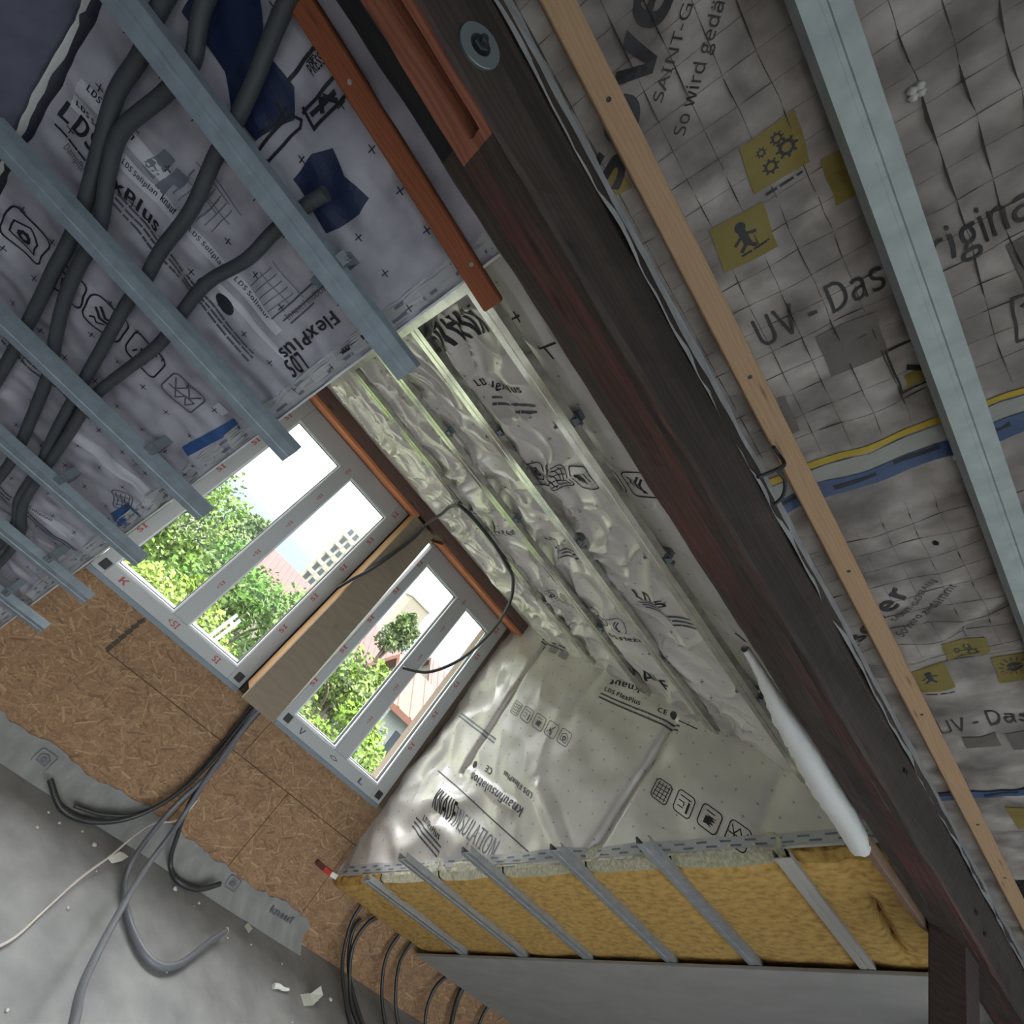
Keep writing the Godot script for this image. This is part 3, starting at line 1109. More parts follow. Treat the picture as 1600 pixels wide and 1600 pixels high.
func left_slope() -> void:
	var S := Surf.new(SL(0, 0), Vector3.RIGHT, Vector3(0, SN, CS), Vector3(0, -CS, SN), f_lds)
	var t := struct_node("ceiling_left_slope", "grey printed vapour membrane on the left roof slope", "membrane")
	part("membrane", sheet(S, -3.278, XL, 80, func(_u): return 0.0, func(_u): return 3.14, 300), M.lds, t)
	# adhesive band along the dormer edge
	patch(t, S, [[XL - 0.055, 0.0], [XL, 0.0], [XL, 3.05], [XL - 0.055, 3.05]], M.tape, "edge_tape")
	var d := []
	for k in 34:
		d.append([[XL - 0.018, 0.06 + k * 0.09], [XL - 0.018, 0.10 + k * 0.09]])
		if k % 2:
			d.append([[XL - 0.040, 0.08 + k * 0.09], [XL - 0.040, 0.115 + k * 0.09]])
	lines(t, S, d, 0.008, M.ink_faint, "tape_print")
	var lip := G.new()
	lip.box(Transform3D(Basis(Vector3.RIGHT, Vector3(0, CS, -SN), Vector3.RIGHT.cross(Vector3(0, CS, -SN))), SL(XL + 0.004, 1.55, 0.0)), Vector3(0.006, 0.02, 3.0), 0.001)
	part("lit_edge_strip", lip, M.bead, t)  # added white strip, painted window light on the cheek foil edge
	# printed bands of the sheet
	lettering(t, S, "LDS", -3.258, 2.315, 1.8, 0.095, 0.042, M.ink)
	lettering(t, S, "FlexPlus", -3.16, 2.302, 1.5, 0.192, 0.036, M.ink)
	patch(t, S, [[-3.252, 2.428], [-3.185, 2.438], [-3.02, 2.445], [-3.02, 2.415], [-3.18, 2.405], [-3.252, 2.390]], M.strip, "label_strip")
	patch(t, S, [[-3.252, 2.385], [-3.16, 2.392], [-2.955, 2.398], [-2.955, 2.366], [-3.15, 2.356], [-3.252, 2.352]], M.strip, "label_strip")
	patch(t, S, [[-2.94, 2.400], [-2.70, 2.412], [-2.62, 2.41], [-2.62, 2.384], [-2.94, 2.372]], M.strip, "label_strip")
	patch(t, S, [[-2.80, 2.352], [-2.55, 2.365], [-2.55, 2.348], [-2.80, 2.335]], M.strip, "label_strip")
	lettering(t, S, "LDS Soliplan", -3.232, 2.420, 3, 0.12, 0.014, M.ink, true, 0.003)
	lettering(t, S, "LDS Soliplan", -3.242, 2.366, 3, 0.12, 0.013, M.ink, true, 0.003)
	lettering(t, S, "LDS Soliplan", -3.10, 2.371, 3, 0.085, 0.014, M.ink_soft, true, 0.003)
	lettering(t, S, "knauf", -3.006, 2.376, 3, 0.043, 0.018, M.ink, true, 0.003)
	lettering(t, S, "LDS Soliplan", -2.92, 2.385, 3, 0.11, 0.012, M.ink_soft, true, 0.003)
	lettering(t, S, "LDS Solimur", -2.78, 2.392, 3, 0.12, 0.012, M.ink_soft, true, 0.003)
	small_print(t, S, -3.252, 2.292, 0, 0.14, 1, 0.012, M.ink)
	lettering(t, S, "Dampfbremse", -3.215, 2.268, -2, 0.10, 0.016, M.ink_soft, false)
	small_print(t, S, -3.075, 2.272, -2, 0.20, 3, 0.014, M.ink_soft)
	small_print(t, S, -2.86, 2.268, -2, 0.24, 3, 0.014, M.ink_soft)
	lettering(t, S, "CE", -2.835, 2.30, 2, 0.035, 0.026, M.ink, true)
	var el := []
	for k in 14:
		el.append([-2.755 + 0.03 * cos(TAU * k / 14), 2.322 + 0.019 * sin(TAU * k / 14)])
	patch(t, S, el, M.steel_dark, "approval_mark", 0.002)
	# instruction drawings in faint grey
	patch(t, S, [[-3.072, 2.41], [-3.052, 2.48], [-3.02, 2.485], [-3.036, 2.405]], M.ink_faint)
	patch(t, S, [[-3.028, 2.395], [-3.012, 2.475], [-2.982, 2.48], [-2.985, 2.44], [-3.000, 2.435], [-3.005, 2.39]], M.ink_faint)
	for o in [[-2.955, 2.43], [-2.745, 2.415], [-2.99, 2.42]]:
		var ls := []
		for k in 5:
			ls.append([[o[0] + 0.018 * k, o[1]], [o[0] + 0.018 * k + 0.006, o[1] + 0.085]])
		ls.append([[o[0] - 0.005, o[1] + 0.05], [o[0] + 0.09, o[1] + 0.055]])
		ls.append([[o[0] + 0.0, o[1] + 0.10], [o[0] + 0.10, o[1] + 0.10]])
		lines(t, S, ls, 0.0025, M.ink_faint, "drawing")
	lines(t, S, [[[-2.655, 2.41], [-2.655, 2.585], [-2.635, 2.585], [-2.635, 2.43]], [[-2.62, 2.44], [-2.62, 2.53]]], 0.004, M.ink_soft, "drawing")
	lettering(t, S, "Innen / indoor", -2.628, 2.44, 88, 0.14, 0.016, M.ink_soft, false)
	lettering(t, S, "FlexPlus", -2.582, 2.558, -93, 0.205, 0.034, M.ink)
	lettering(t, S, "LDS", -2.56, 2.40, -93, 0.06, 0.05, M.ink)
	lines(t, S, [[[-2.492, 2.50], [-2.490, 2.53]], [[-2.490, 2.545], [-2.489, 2.565]], [[-2.489, 2.58], [-2.489, 2.60]]], 0.012, M.ink, "tape_print")
	# pictograms
	pictogram(t, S, Vector2(-3.19, 1.983), 0.115, 0.10, 0, "roll", M.ink, 0.005)
	pictogram(t, S, Vector2(-3.05, 1.975), 0.10, 0.09, 8, "tool", M.ink, 0.005)
	pictogram(t, S, Vector2(-2.935, 1.985), 0.11, 0.095, 4, "hand", M.ink, 0.005)
	pictogram(t, S, Vector2(-2.805, 2.0), 0.11, 0.09, 3, "arrow", M.ink, 0.005)
	pictogram(t, S, Vector2(-2.668, 2.005), 0.105, 0.088, 0, "truss", M.ink_soft, 0.0045)
	# navy printed panels and the drawing beside them
	patch(t, S, [[-3.13, 2.98], [-3.07, 2.85], [-3.018, 2.80], [-2.942, 2.80], [-2.905, 2.76], [-2.93, 2.665], [-3.0, 2.66], [-3.05, 2.70], [-3.16, 2.705], [-3.20, 2.98]], M.navy)
	patch(t, S, [[-2.818, 2.793], [-2.764, 2.781], [-2.735, 2.79], [-2.703, 2.796], [-2.691, 2.76], [-2.70, 2.70], [-2.71, 2.668], [-2.771, 2.677], [-2.833, 2.68], [-2.838, 2.75]], M.navy)
	lines(t, S, [[[-2.955, 2.80], [-2.955, 2.875], [-2.945, 2.895]], [[-2.90, 2.785], [-2.90, 2.885]], [[-2.905, 2.79], [-2.865, 2.785], [-2.862, 2.885]]], 0.007, M.ink, "drawing")
	lines(t, S, [[[-2.915, 2.655], [-2.915, 2.76], [-2.895, 2.772], [-2.887, 2.76], [-2.889, 2.66], [-2.90, 2.648], [-2.915, 2.655]], [[-2.93, 2.69], [-2.92, 2.73], [-2.93, 2.76]], [[-2.945, 2.75], [-2.915, 2.745]]], 0.006, M.ink, "drawing")
	lettering(t, S, "PRESS", -2.925, 2.845, 90, 0.035, 0.022, M.ink, true)
	lines(t, S, [[[-2.885, 2.80], [-2.882, 2.86]], [[-2.875, 2.82], [-2.893, 2.83]], [[-2.89, 2.84], [-2.87, 2.855]]], 0.010, M.ink, "drawing")
	lines(t, S, [[[-2.548, 1.85], [-2.52, 2.07]], [[-2.535, 1.85], [-2.507, 2.07]]], 0.020, M.blue_ink, "printed_bar")
	patch(t, S, [[-2.532, 1.444], [-2.480, 1.455], [-2.470, 1.356], [-2.490, 1.305], [-2.540, 1.33]], M.blue_ink)
	patch(t, S, [[-2.565, 1.261], [-2.555, 1.20], [-2.48, 1.18], [-2.47, 1.28], [-2.53, 1.30]], M.blue_ink)
	patch(t, S, [[-2.59, 2.04], [-2.555, 2.045], [-2.55, 2.08], [-2.588, 2.075]], M.strip, "label_strip")
	pictogram(t, S, Vector2(-2.545, 1.43), 0.07, 0.09, 30, "grid", M.ink_soft, 0.004)
	# second print band lower on the sheet
	for o in [1.72, 1.05]:
		patch(t, S, [[-2.80, o], [-2.56, o + 0.02], [-2.56, o - 0.02], [-2.80, o - 0.035]], M.strip, "label_strip")
		lettering(t, S, "LDS Soliplan", -2.78, o - 0.015, 4, 0.13, 0.018, M.ink_soft, true, 0.003)
		patch(t, S, [[-2.80, o - 0.17], [-2.52, o - 0.14], [-2.52, o - 0.19], [-2.80, o - 0.23]], M.strip, "label_strip")
		small_print(t, S, -2.76, o - 0.08, 3, 0.24, 2, 0.02, M.ink_soft)
		lettering(t, S, "FlexPlus", -3.1, o - 0.05, 2, 0.24, 0.04, M.ink)
		small_print(t, S, -3.1, o - 0.1, 2, 0.3, 3, 0.018, M.ink_soft)
	var cr := []
	for i in 9:
		for j in 22:
			cr.append(Vector2(-3.225 + i * 0.092 + 0.012 * (j % 2), 0.12 + j * 0.137))
	crosses(t, S, cr, 0.009, M.ink)

	# metal profiles standing off the membrane
	var sc := [2.655, 2.22, 1.79, 1.37, 0.94, 0.515]
	var xe := [-2.362, -2.359, -2.355, -2.347, -2.339, -2.34]
	var lb := ["topmost blue-grey metal profile on left slope, its end overlapping the foil ceiling", "second profile from the top of the left slope, its end before the window sky", "third metal profile down the left slope, its end over the left window's left jamb", "fourth profile down the left slope, ending before trees at the window's lower corner", "fifth metal profile down the left slope, ending in front of the strand board", "lowest metal profile on left slope at the left picture edge, before the strand board"]
	var hx := [[-2.636], [], [-2.601], [-2.712], [-2.547], [-2.549]]
	for k in 6:
		rail(lb[k], "profiles on the left slope", SL(-3.29, sc[k], 0.085), SL(xe[k], sc[k], 0.085), Vector3(0, SN, CS), Vector3(0, CS, -SN), M.galv_matt, hx[k], 0.085, "slope_profile")

	# torn foil strip in the corner with the partition
	var fs := G.new()
	for k in 120:
		var s0 := 1.2 + k * 0.016
		for q in [s0, s0 + 0.016]:
			var c := XP + 0.010 + 0.004 * nr.get_noise_2d(q * 160, 3)
			var wd := 0.011 + 0.007 * nz.get_noise_2d(q * 420, 50)
			if fmod(q, 0.42) < 0.02:
				wd *= 0.25
			fs.vert(SL(c - wd * 0.4, q, 0.004), Vector3(0.3, -CS, SN))
			fs.vert(SL(c + wd * 0.3, q, 0.016 + 0.010 * nz.get_noise_2d(q * 300, 90)), Vector3(0, -CS, SN))
			fs.vert(SL(c + wd, q, 0.010), Vector3(-0.3, -CS, SN))
		var i := fs.V.size() - 6
		for j in 2:
			fs.idx(i + j, i + j + 1, i + j + 4)
			fs.idx(i + j, i + j + 4, i + j + 3)
	tag(part("foil_strip", fs, M.paper_foil), "crumpled pale foil strip in the corner between partition and left slope", "foil strip")


func upper_slope() -> void:
	var S := Surf.new(SL(0, 0), Vector3.RIGHT, Vector3(0, SN, CS), Vector3(0, -CS, SN), f_iso)
	var t := struct_node("ceiling_upper_slope", "grey brown printed membrane above the purlin at the upper right", "membrane")
	part("membrane", sheet(S, XP, 1.3, 400, func(_u): return 3.10, func(_u): return 4.88, 150), M.iso, t)
	part("membrane", sheet(S, 1.3, 3.1, 20, func(_u): return 3.10, func(_u): return 4.88, 20), M.iso, t)
	# fine printed grid
	var gl := []
	for k in 42:
		var u := -3.2 + k * 0.056
		if absf(u + 1.57) > 0.12:
			gl.append([[u, 3.13], [u + 0.01, 3.95]])
	for k in 14:
		gl.append([[-3.25, 3.15 + k * 0.055], [-1.68, 3.16 + k * 0.055]])
		gl.append([[-1.48, 3.15 + k * 0.055], [-0.95, 3.16 + k * 0.055]])
	lines(t, S, gl, 0.0010, M.grid_ink, "printed_grid", 0.0006)
	# slogans, running up the slope
	for o in [0.0, 1.365]:
		if o == 0.0:
			lettering(t, S, "isover", -2.385, 3.185, 134.8, 0.42, 0.078, M.ink_iso)
			lettering(t, S, "SAINT-GOBAIN", -2.493, 3.337, 134, 0.235, 0.017, M.ink_iso, false)
			lettering(t, S, "So wird gedämmt", -2.425, 3.345, 136, 0.25, 0.020, M.ink_iso, false)
		else:
			lettering(t, S, "isover", -1.03, 3.20, 136, 0.235, 0.046, M.ink_iso)
			lettering(t, S, "SAINT-GOBAIN", -1.097, 3.310, 135.4, 0.162, 0.015, M.ink_iso, false)
			lettering(t, S, "So wird gedämmt", -1.037, 3.308, 132.6, 0.202, 0.018, M.ink_iso, false)
	lettering(t, S, "x UV - Das Original", -1.985, 3.262, 89, 0.50, 0.062, M.ink_iso, false)
	lettering(t, S, "UV - Das Original", -0.600, 3.285, 88.3, 0.42, 0.062, M.ink_iso, false)
	# yellow fields with small symbols
	patch(t, S, [[-2.352, 3.408], [-2.354, 3.499], [-2.263, 3.496], [-2.268, 3.403]], M.yellow, "yellow_field")
	patch(t, S, [[-2.258, 3.315], [-2.249, 3.409], [-2.159, 3.404], [-2.168, 3.307]], M.yellow, "yellow_field")
	patch(t, S, [[-2.255, 3.510], [-2.25, 3.60], [-2.165, 3.595], [-2.170, 3.505]], M.yellow, "yellow_field")
	patch(t, S, [[-2.455, 3.205], [-2.45, 3.232], [-2.405, 3.235], [-2.41, 3.205]], M.yellow, "yellow_field")
	patch(t, S, [[-0.985, 3.376], [-0.984, 3.467], [-0.909, 3.458], [-0.911, 3.37]], M.yellow, "yellow_field")
	patch(t, S, [[-0.905, 3.275], [-0.911, 3.37], [-0.804, 3.367], [-0.789, 3.270]], M.yellow, "yellow_field")
	patch(t, S, [[-0.885, 3.463], [-0.885, 3.552], [-0.785, 3.545], [-0.785, 3.46]], M.yellow, "yellow_field")
	patch(t, S, [[-0.160, 3.355], [-0.164, 3.44], [-0.052, 3.44], [-0.052, 3.36]], M.yellow, "yellow_field")
	gears(t, S, Vector2(-2.308, 3.455), 1.0)
	gears(t, S, Vector2(-0.947, 3.417), 0.8)
	child(t, S, Vector2(-2.208, 3.360), 1.0)
	child(t, S, Vector2(-0.855, 3.322), 0.9)
	var sg := G.new()
	var c := Vector2(-0.845, 3.50)
	var disc := PackedVector2Array()
	for k in 14:
		disc.append(c + Vector2.from_angle(TAU * k / 14) * 0.018)
		S.stroke(sg, PackedVector2Array([c + Vector2.from_angle(TAU * k / 14) * 0.023, c + Vector2.from_angle(TAU * k / 14) * 0.031]), 0.003)
	S.poly(sg, disc, 0.002)
	part("sun_symbol", sg, M.ink_iso, t)
	for q in [[-2.20, 3.345, 0.05], [-0.80, 3.30, 0.06], [-2.275, 3.42, 0.06]]:
		small_print(t, S, q[0] + 0.02, q[1], 90, q[2], 1, 0.01, M.ink_iso)
	# brown boxes
	patch(t, S, [[-1.952, 3.401], [-1.947, 3.5], [-1.848, 3.499], [-1.853, 3.398]], M.brown_ink, "brown_field")
	patch(t, S, [[-1.952, 3.70], [-1.947, 3.80], [-1.848, 3.80], [-1.853, 3.70]], M.brown_ink, "brown_field")
	patch(t, S, [[-1.70, 3.69], [-1.70, 3.80], [-1.62, 3.80], [-1.62, 3.69]], M.brown_ink, "brown_field")
	patch(t, S, [[-1.862, 3.292], [-1.860, 3.308], [-1.762, 3.305], [-1.759, 3.287]], M.brown_ink, "brown_field")
	patch(t, S, [[-0.562, 3.33], [-0.562, 3.41], [-0.50, 3.41], [-0.50, 3.33]], M.brown_ink, "brown_field")
	patch(t, S, [[-0.545, 3.43], [-0.545, 3.50], [-0.48, 3.50], [-0.48, 3.43]], M.brown_ink, "brown_field")
	lines(t, S, [[[-1.854, 3.495], [-1.852, 3.60], [-1.752, 3.60], [-1.752, 3.493], [-1.854, 3.495]], [[-1.854, 3.685], [-1.852, 3.80], [-1.755, 3.80], [-1.755, 3.683], [-1.854, 3.685]]], 0.004, M.ink_iso, "printed_frame")
	lines(t, S, [[[-1.83, 3.70], [-1.80, 3.73], [-1.78, 3.71]], [[-1.80, 3.52], [-1.78, 3.55]]], 0.010, M.ink_iso, "drawing")
	patch(t, S, [[-1.79, 3.505], [-1.79, 3.59], [-1.757, 3.59], [-1.757, 3.505]], M.yellow, "yellow_field", 0.001)
	patch(t, S, [[-1.79, 3.695], [-1.79, 3.79], [-1.757, 3.79], [-1.757, 3.695]], M.yellow, "yellow_field", 0.001)
	# overlaps: yellow edge line, pale band, blue adhesive tape with dark print
	lines(t, S, [[[-1.662, 3.11], [-1.655, 3.55], [-1.642, 3.95]]], 0.016, M.yellow_line, "edge_line", 0.0022)
	patch(t, S, [[-1.652, 3.11], [-1.632, 3.95], [-1.58, 3.95], [-1.60, 3.11]], M.white_band, "pale_band", 0.0018)
	for e in [[-1.604, -1.592, 0.040], [-0.285, -0.262, 0.034]]:
		var tg := G.new()
		var pl := PackedVector2Array()
		for k in 20:
			pl.append(Vector2(lerpf(e[0], e[1], k / 19.0) + 0.003 * sin(k * 1.3), 3.12 + k * 0.045))
		for k in 19:
			var n := Vector2(e[2] * 1.0, 0)
			S.tri(tg, pl[k], pl[k + 1], pl[k + 1] + n, 0.004, 0.03)
			S.tri(tg, pl[k], pl[k + 1] + n, pl[k] + n, 0.004, 0.03)
		tag(part("adhesive_tape", tg, M.bluetape), "blue adhesive tape with dark print over the upper membrane overlap" if e[0] < -1 else "blue adhesive tape over the lower membrane overlap at the right picture edge", "tape")
		var ig := G.new()
		for k in 6:
			var x: float = e[0] + 0.012 + 0.012 * (k % 2)
			S.stroke(ig, PackedVector2Array([Vector2(x, 3.20 + k * 0.12), Vector2(x, 3.275 + k * 0.12)]), 0.011, 0.005)
		part("tape_print", ig, M.ink, get_child(get_child_count() - 1)).set_meta("kind", "stuff")
	# a nail hole and a dark slit
	patch(t, S, [[-1.322, 3.452], [-1.328, 3.456], [-1.336, 3.452], [-1.334, 3.446], [-1.326, 3.444]], M.gap, "hole", 0.002)
	patch(t, S, [[0.30, 3.255], [0.30, 3.33], [0.62, 3.33], [0.62, 3.26]], M.gap, "dark_slit", 0.002)
	# screw heads with foam where the hanger is fixed
	var sw := G.new()
	sw.blob(S.at(Vector2(-1.553, 3.541), 0.008), Vector3(0.010, 0.008, 0.010), nz, 0.3, 8)
	sw.blob(S.at(Vector2(-1.541, 3.553), 0.008), Vector3(0.009, 0.007, 0.009), nz, 0.3, 8)
	tag(part("foam_blob", sw, M.paper), "small white foam blob on the blue tape beside the bright profile", "foam")
	var sw2 := G.new()
	for k in 4:
		sw2.blob(S.at(Vector2(-2.275 + 0.010 * (k % 2), 3.638 + 0.011 * (k / 2)), 0.004), Vector3(0.007, 0.006, 0.006), nz, 0.4, 6)
	tag(part("foam_blob", sw2, M.crumb), "tiny white foam specks on the grey membrane right of bright profile", "foam")

	rail("bright grooved metal profile across the upper membrane at the right", "", SL(-3.29, 3.553, 0.06), SL(2.9, 3.553, 0.06), Vector3(0, SN, CS), Vector3(0, CS, -SN), M.galv_pale, [], 0.058, "slope_profile")

	var bt := G.new()
	var c2 := SL(-0.4, 3.262, 0.016)
	bt.box(Transform3D(Basis(Vector3.RIGHT, Vector3(0, CS, -SN), Vector3.RIGHT.cross(Vector3(0, CS, -SN))), c2), Vector3(5.8, 0.028, 0.046), 0.002)
	var bn := thing("wooden_batten", "long fresh pine batten running along the purlin on the upper membrane", "batten", c2)
	for k in bt.V.size():
		bt.V[k] -= c2
	part("batten", bt, M.pine, bn)
	for x in [-2.55, -1.95, -1.35, -0.75, -0.15, 0.2]:
		var scw := G.new()
		scw.lathe(SL(x, 3.262, 0.030) - c2, Vector3(0, -CS, SN), PackedVector2Array([Vector2(0.0045, 0), Vector2(0.004, 0.0008), Vector2(0.0015, 0.0002), Vector2(0, 0.0002)]), 10)
		part("screw", scw, M.steel_dark, bn)

	# membrane lapped down onto the purlin
	var fl := G.new()
	var nu := 200
	var nv := 8
	for i in nu + 1:
		var x := lerpf(-3.3, 1.6, float(i) / nu)
		for j in nv + 1:
			var q := float(j) / nv
			var a := Vector3(x, 2.236, 2.546)
			var b := SL(x, 3.205, 0.004)
			var p := a.lerp(b, q)
			var bulge := 0.006 * sin(q * PI) + 0.006 * nz.get_noise_2d(x * 160, q * 25 + 70) + 0.003 * nr.get_noise_2d(x * 500, q * 60)
			fl.vert(p + Vector3(0, -0.35, 0.94) * bulge, Vector3(0, -0.5, 0.87))
	for i in nu:
		for j in nv:
			var k := i * (nv + 1) + j
			fl.idx(k, k + 1, k + nv + 2)
			fl.idx(k, k + nv + 2, k + nv + 1)
	tag(part("membrane_flap", fl, M.flap), "narrow pale membrane flap lapped onto the upper edge of the dark purlin", "membrane flap")
	# a bit of dark cord hooked over the flap
	var hk := G.new()
	hk.tube(spline([Vector3(-1.78, 2.235, 2.552), Vector3(-1.765, 2.275, 2.57), Vector3(-1.745, 2.315, 2.566), Vector3(-1.76, 2.335, 2.552), Vector3(-1.785, 2.325, 2.556)], 6), 0.004, 8)
	hk.tube(spline([Vector3(-1.765, 2.275, 2.57), Vector3(-1.735, 2.275, 2.575), Vector3(-1.71, 2.255, 2.57), Vector3(-1.70, 2.235, 2.555)], 6), 0.0035, 8)
	tag(part("cord_hook", hk, M.cable), "short curl of black cord hooked on the purlin's upper edge", "cord")


func gears(parent: Node, S: Surf, c: Vector2, k: float) -> void:
	var g := G.new()
	for e in [[0.0, 0.016, 0.014], [0.014, -0.014, 0.011], [-0.022, 0.008, 0.009], [-0.016, -0.020, 0.007]]:
		var o: Vector2 = c + Vector2(e[0], e[1]) * k
		var r: float = e[2] * k
		var ring := PackedVector2Array()
		for i in 17:
			ring.append(o + Vector2.from_angle(TAU * i / 16) * r * 0.72)
		S.stroke(g, ring, r * 0.36)
		for i in 8:
			var d := Vector2.from_angle(TAU * i / 8)
			S.stroke(g, PackedVector2Array([o + d * r * 0.85, o + d * r * 1.12]), r * 0.3)
	part("gear_symbol", g, M.ink_iso, parent)


func child(parent: Node, S: Surf, c: Vector2, k: float) -> void:
	# figure with its head towards -x, as the print runs up the slope
	var g := G.new()
	var head := PackedVector2Array()
	for i in 12:
		head.append(c + Vector2(-0.022, 0) * k + Vector2.from_angle(TAU * i / 12) * 0.010 * k)
	S.poly(g, head, 0.002)
	S.stroke(g, PackedVector2Array([c + Vector2(-0.012, 0) * k, c + Vector2(0.010, 0.002) * k]), 0.014 * k)
	S.stroke(g, PackedVector2Array([c + Vector2(-0.008, 0) * k, c + Vector2(-0.002, 0.020) * k]), 0.006 * k)
	S.stroke(g, PackedVector2Array([c + Vector2(-0.008, 0) * k, c + Vector2(0.004, -0.018) * k]), 0.006 * k)
	S.stroke(g, PackedVector2Array([c + Vector2(0.010, 0) * k, c + Vector2(0.020, -0.012) * k]), 0.007 * k)
	S.stroke(g, PackedVector2Array([c + Vector2(0.010, 0) * k, c + Vector2(0.022, 0.012) * k]), 0.007 * k)
	part("child_symbol", g, M.ink_iso, parent)


func right_slope() -> void:
	var sr := [0.415, 0.868, 1.300, 1.775, 2.185, 2.648]
	var xs := [-0.10, -0.30, -0.31, -0.27, -0.27, -0.10]
	var rl := ["lowest metal profile in the yellow wool, next to the strand board", "second profile from below in the yellow wool, its end above the silver foil", "third profile from below in the yellow wool, its end over the silver foil", "fourth profile from below in the yellow wool, its end over the silver foil", "fifth profile from below in the yellow wool, overhanging beside the large pictograms", "dusty pale profile in the yellow wool nearest to the dark brace"]
	for k in 6:
		rail(rl[k], "profiles in the yellow wool", SL(xs[k], sr[k], 0.066), SL(1.7, sr[k], 0.066), Vector3(0, SN, CS), Vector3(0, CS, -SN), M.dusty if k == 5 else M.galv, [], 0.05, "slope_profile")
	var wl := ["yellow wool batt at the foot of the slope, nearest the strand board", "yellow wool batt between the two lowest profiles", "yellow wool batt between second and third profile with a pale fleece edge", "yellow wool batt between third and fourth profile, stained dark", "yellow wool batt between fourth and fifth profile with a pale fleece edge", "broad yellow wool batt under the pale fleece edge left of the dusty profile", "uppermost yellow wool batt with a dark crack beside the purlin"]
	var lo := [0.0, 0.415, 0.868, 1.300, 1.775, 2.185, 2.648]
	var hi := [0.415, 0.868, 1.300, 1.775, 2.185, 2.648, 3.10]
	for k in 7:
		var t := thing("insulation_batt", wl[k], "insulation", SL(0.7, (lo[k] + hi[k]) * 0.5, 0.0), "wool batts")
		var a: float = lo[k] + 0.004
		var b: float = hi[k] - 0.004
		var x0 := 0.005 if k < 6 else 0.02
		var base := SL(0.7, (lo[k] + hi[k]) * 0.5, 0.0)
		var ff := func(u: float, v: float) -> float:
			var e := minf(v - a, b - v)
			var ex := clampf((u - x0) / 0.03, 0.0, 1.0)
			var h := 0.050 - 0.022 * exp(-e / 0.02) + 0.007 * nz.get_noise_2d(u * 160, v * 160)
			h -= 0.010 * (1.0 - ex) * (1.0 - ex)
			if k == 6:
				# sagging lobe with a deep slit below it
				h -= 0.045 * fold(Vector2(u, v), Vector2(0.30, 2.838), Vector2(0.74, 2.812), 0.010)
				h -= 0.010 * fold(Vector2(u, v), Vector2(0.02, 2.85), Vector2(0.82, 2.81), 0.03)
			return h
		var S := Surf.new(SL(0, 0) - base, Vector3.RIGHT, Vector3(0, SN, CS), Vector3(0, -CS, SN), ff)
		var g := sheet(S, x0, 1.4, 90, func(_u): return a, func(_u): return b, 40)
		part("batt", g, M.wool, t)
		# cut side facing the dormer
		var fe := G.new()
		var n := 60
		for i in n:
			var v0 := lerpf(a, b, float(i) / n)
			var v1 := lerpf(a, b, float(i + 1) / n)
			for j in 3:
				var q := func(v: float, jj: int) -> Vector3:
					var top: float = ff.call(x0, v)
					var h := lerpf(top, -0.055, jj / 3.0)
					var off := 0.006 * nr.get_noise_2d(v * 900, jj * 40.0 + k * 9)
					if jj == 0:
						off = 0.0
					return SL(x0 - off - 0.010 * sin(PI * jj / 3.0), v, h) - base
				fe.quad(q.call(v0, j), q.call(v1, j), q.call(v1, j + 1), q.call(v0, j + 1), Vector3.LEFT)
		part("fleece_edge", fe, M.fleece if k < 6 and k > 0 else M.wool, t)

	var bd := struct_node("ceiling_right_slope", "grey plasterboard cladding on the right roof slope below the yellow wool", "plasterboard")
	var away := Vector3(0, CS, -SN)
	for e in [[0.86, 2.11], [2.113, 3.1]]:
		var g := G.new()
		g.box(Transform3D(Basis(Vector3.RIGHT, away, Vector3.RIGHT.cross(away)), SL((e[0] + e[1]) * 0.5, 1.52, 0.0735)), Vector3(e[1] - e[0], 0.0125, 3.0), 0.001)
		part("plasterboard_panel", g, M.board, bd)

	# two-ended marker left on the corner
	var mk := thing("tape_scrap", "small red and white scrap of tape stuck at the foot of the silver foil", "scrap", Vector3(-0.1, 0.349, 0.012))
	var e0 := Vector3(-0.093, 0.002, 0.004)
	var seg := [[e0, Vector3(-0.02, -0.002, 0.006), M.dark_red], [Vector3(-0.02, -0.002, 0.006), Vector3(0.045, -0.003, 0.006), M.red], [Vector3(0.045, -0.003, 0.006), Vector3(0.10, 0.0, 0.006), M.paper]]
	for q in seg:
		var g := G.new()
		g.bar(q[0], q[1], Vector3.UP, 0.008, 0.026, 0.002)
		part("band", g, q[2], mk)


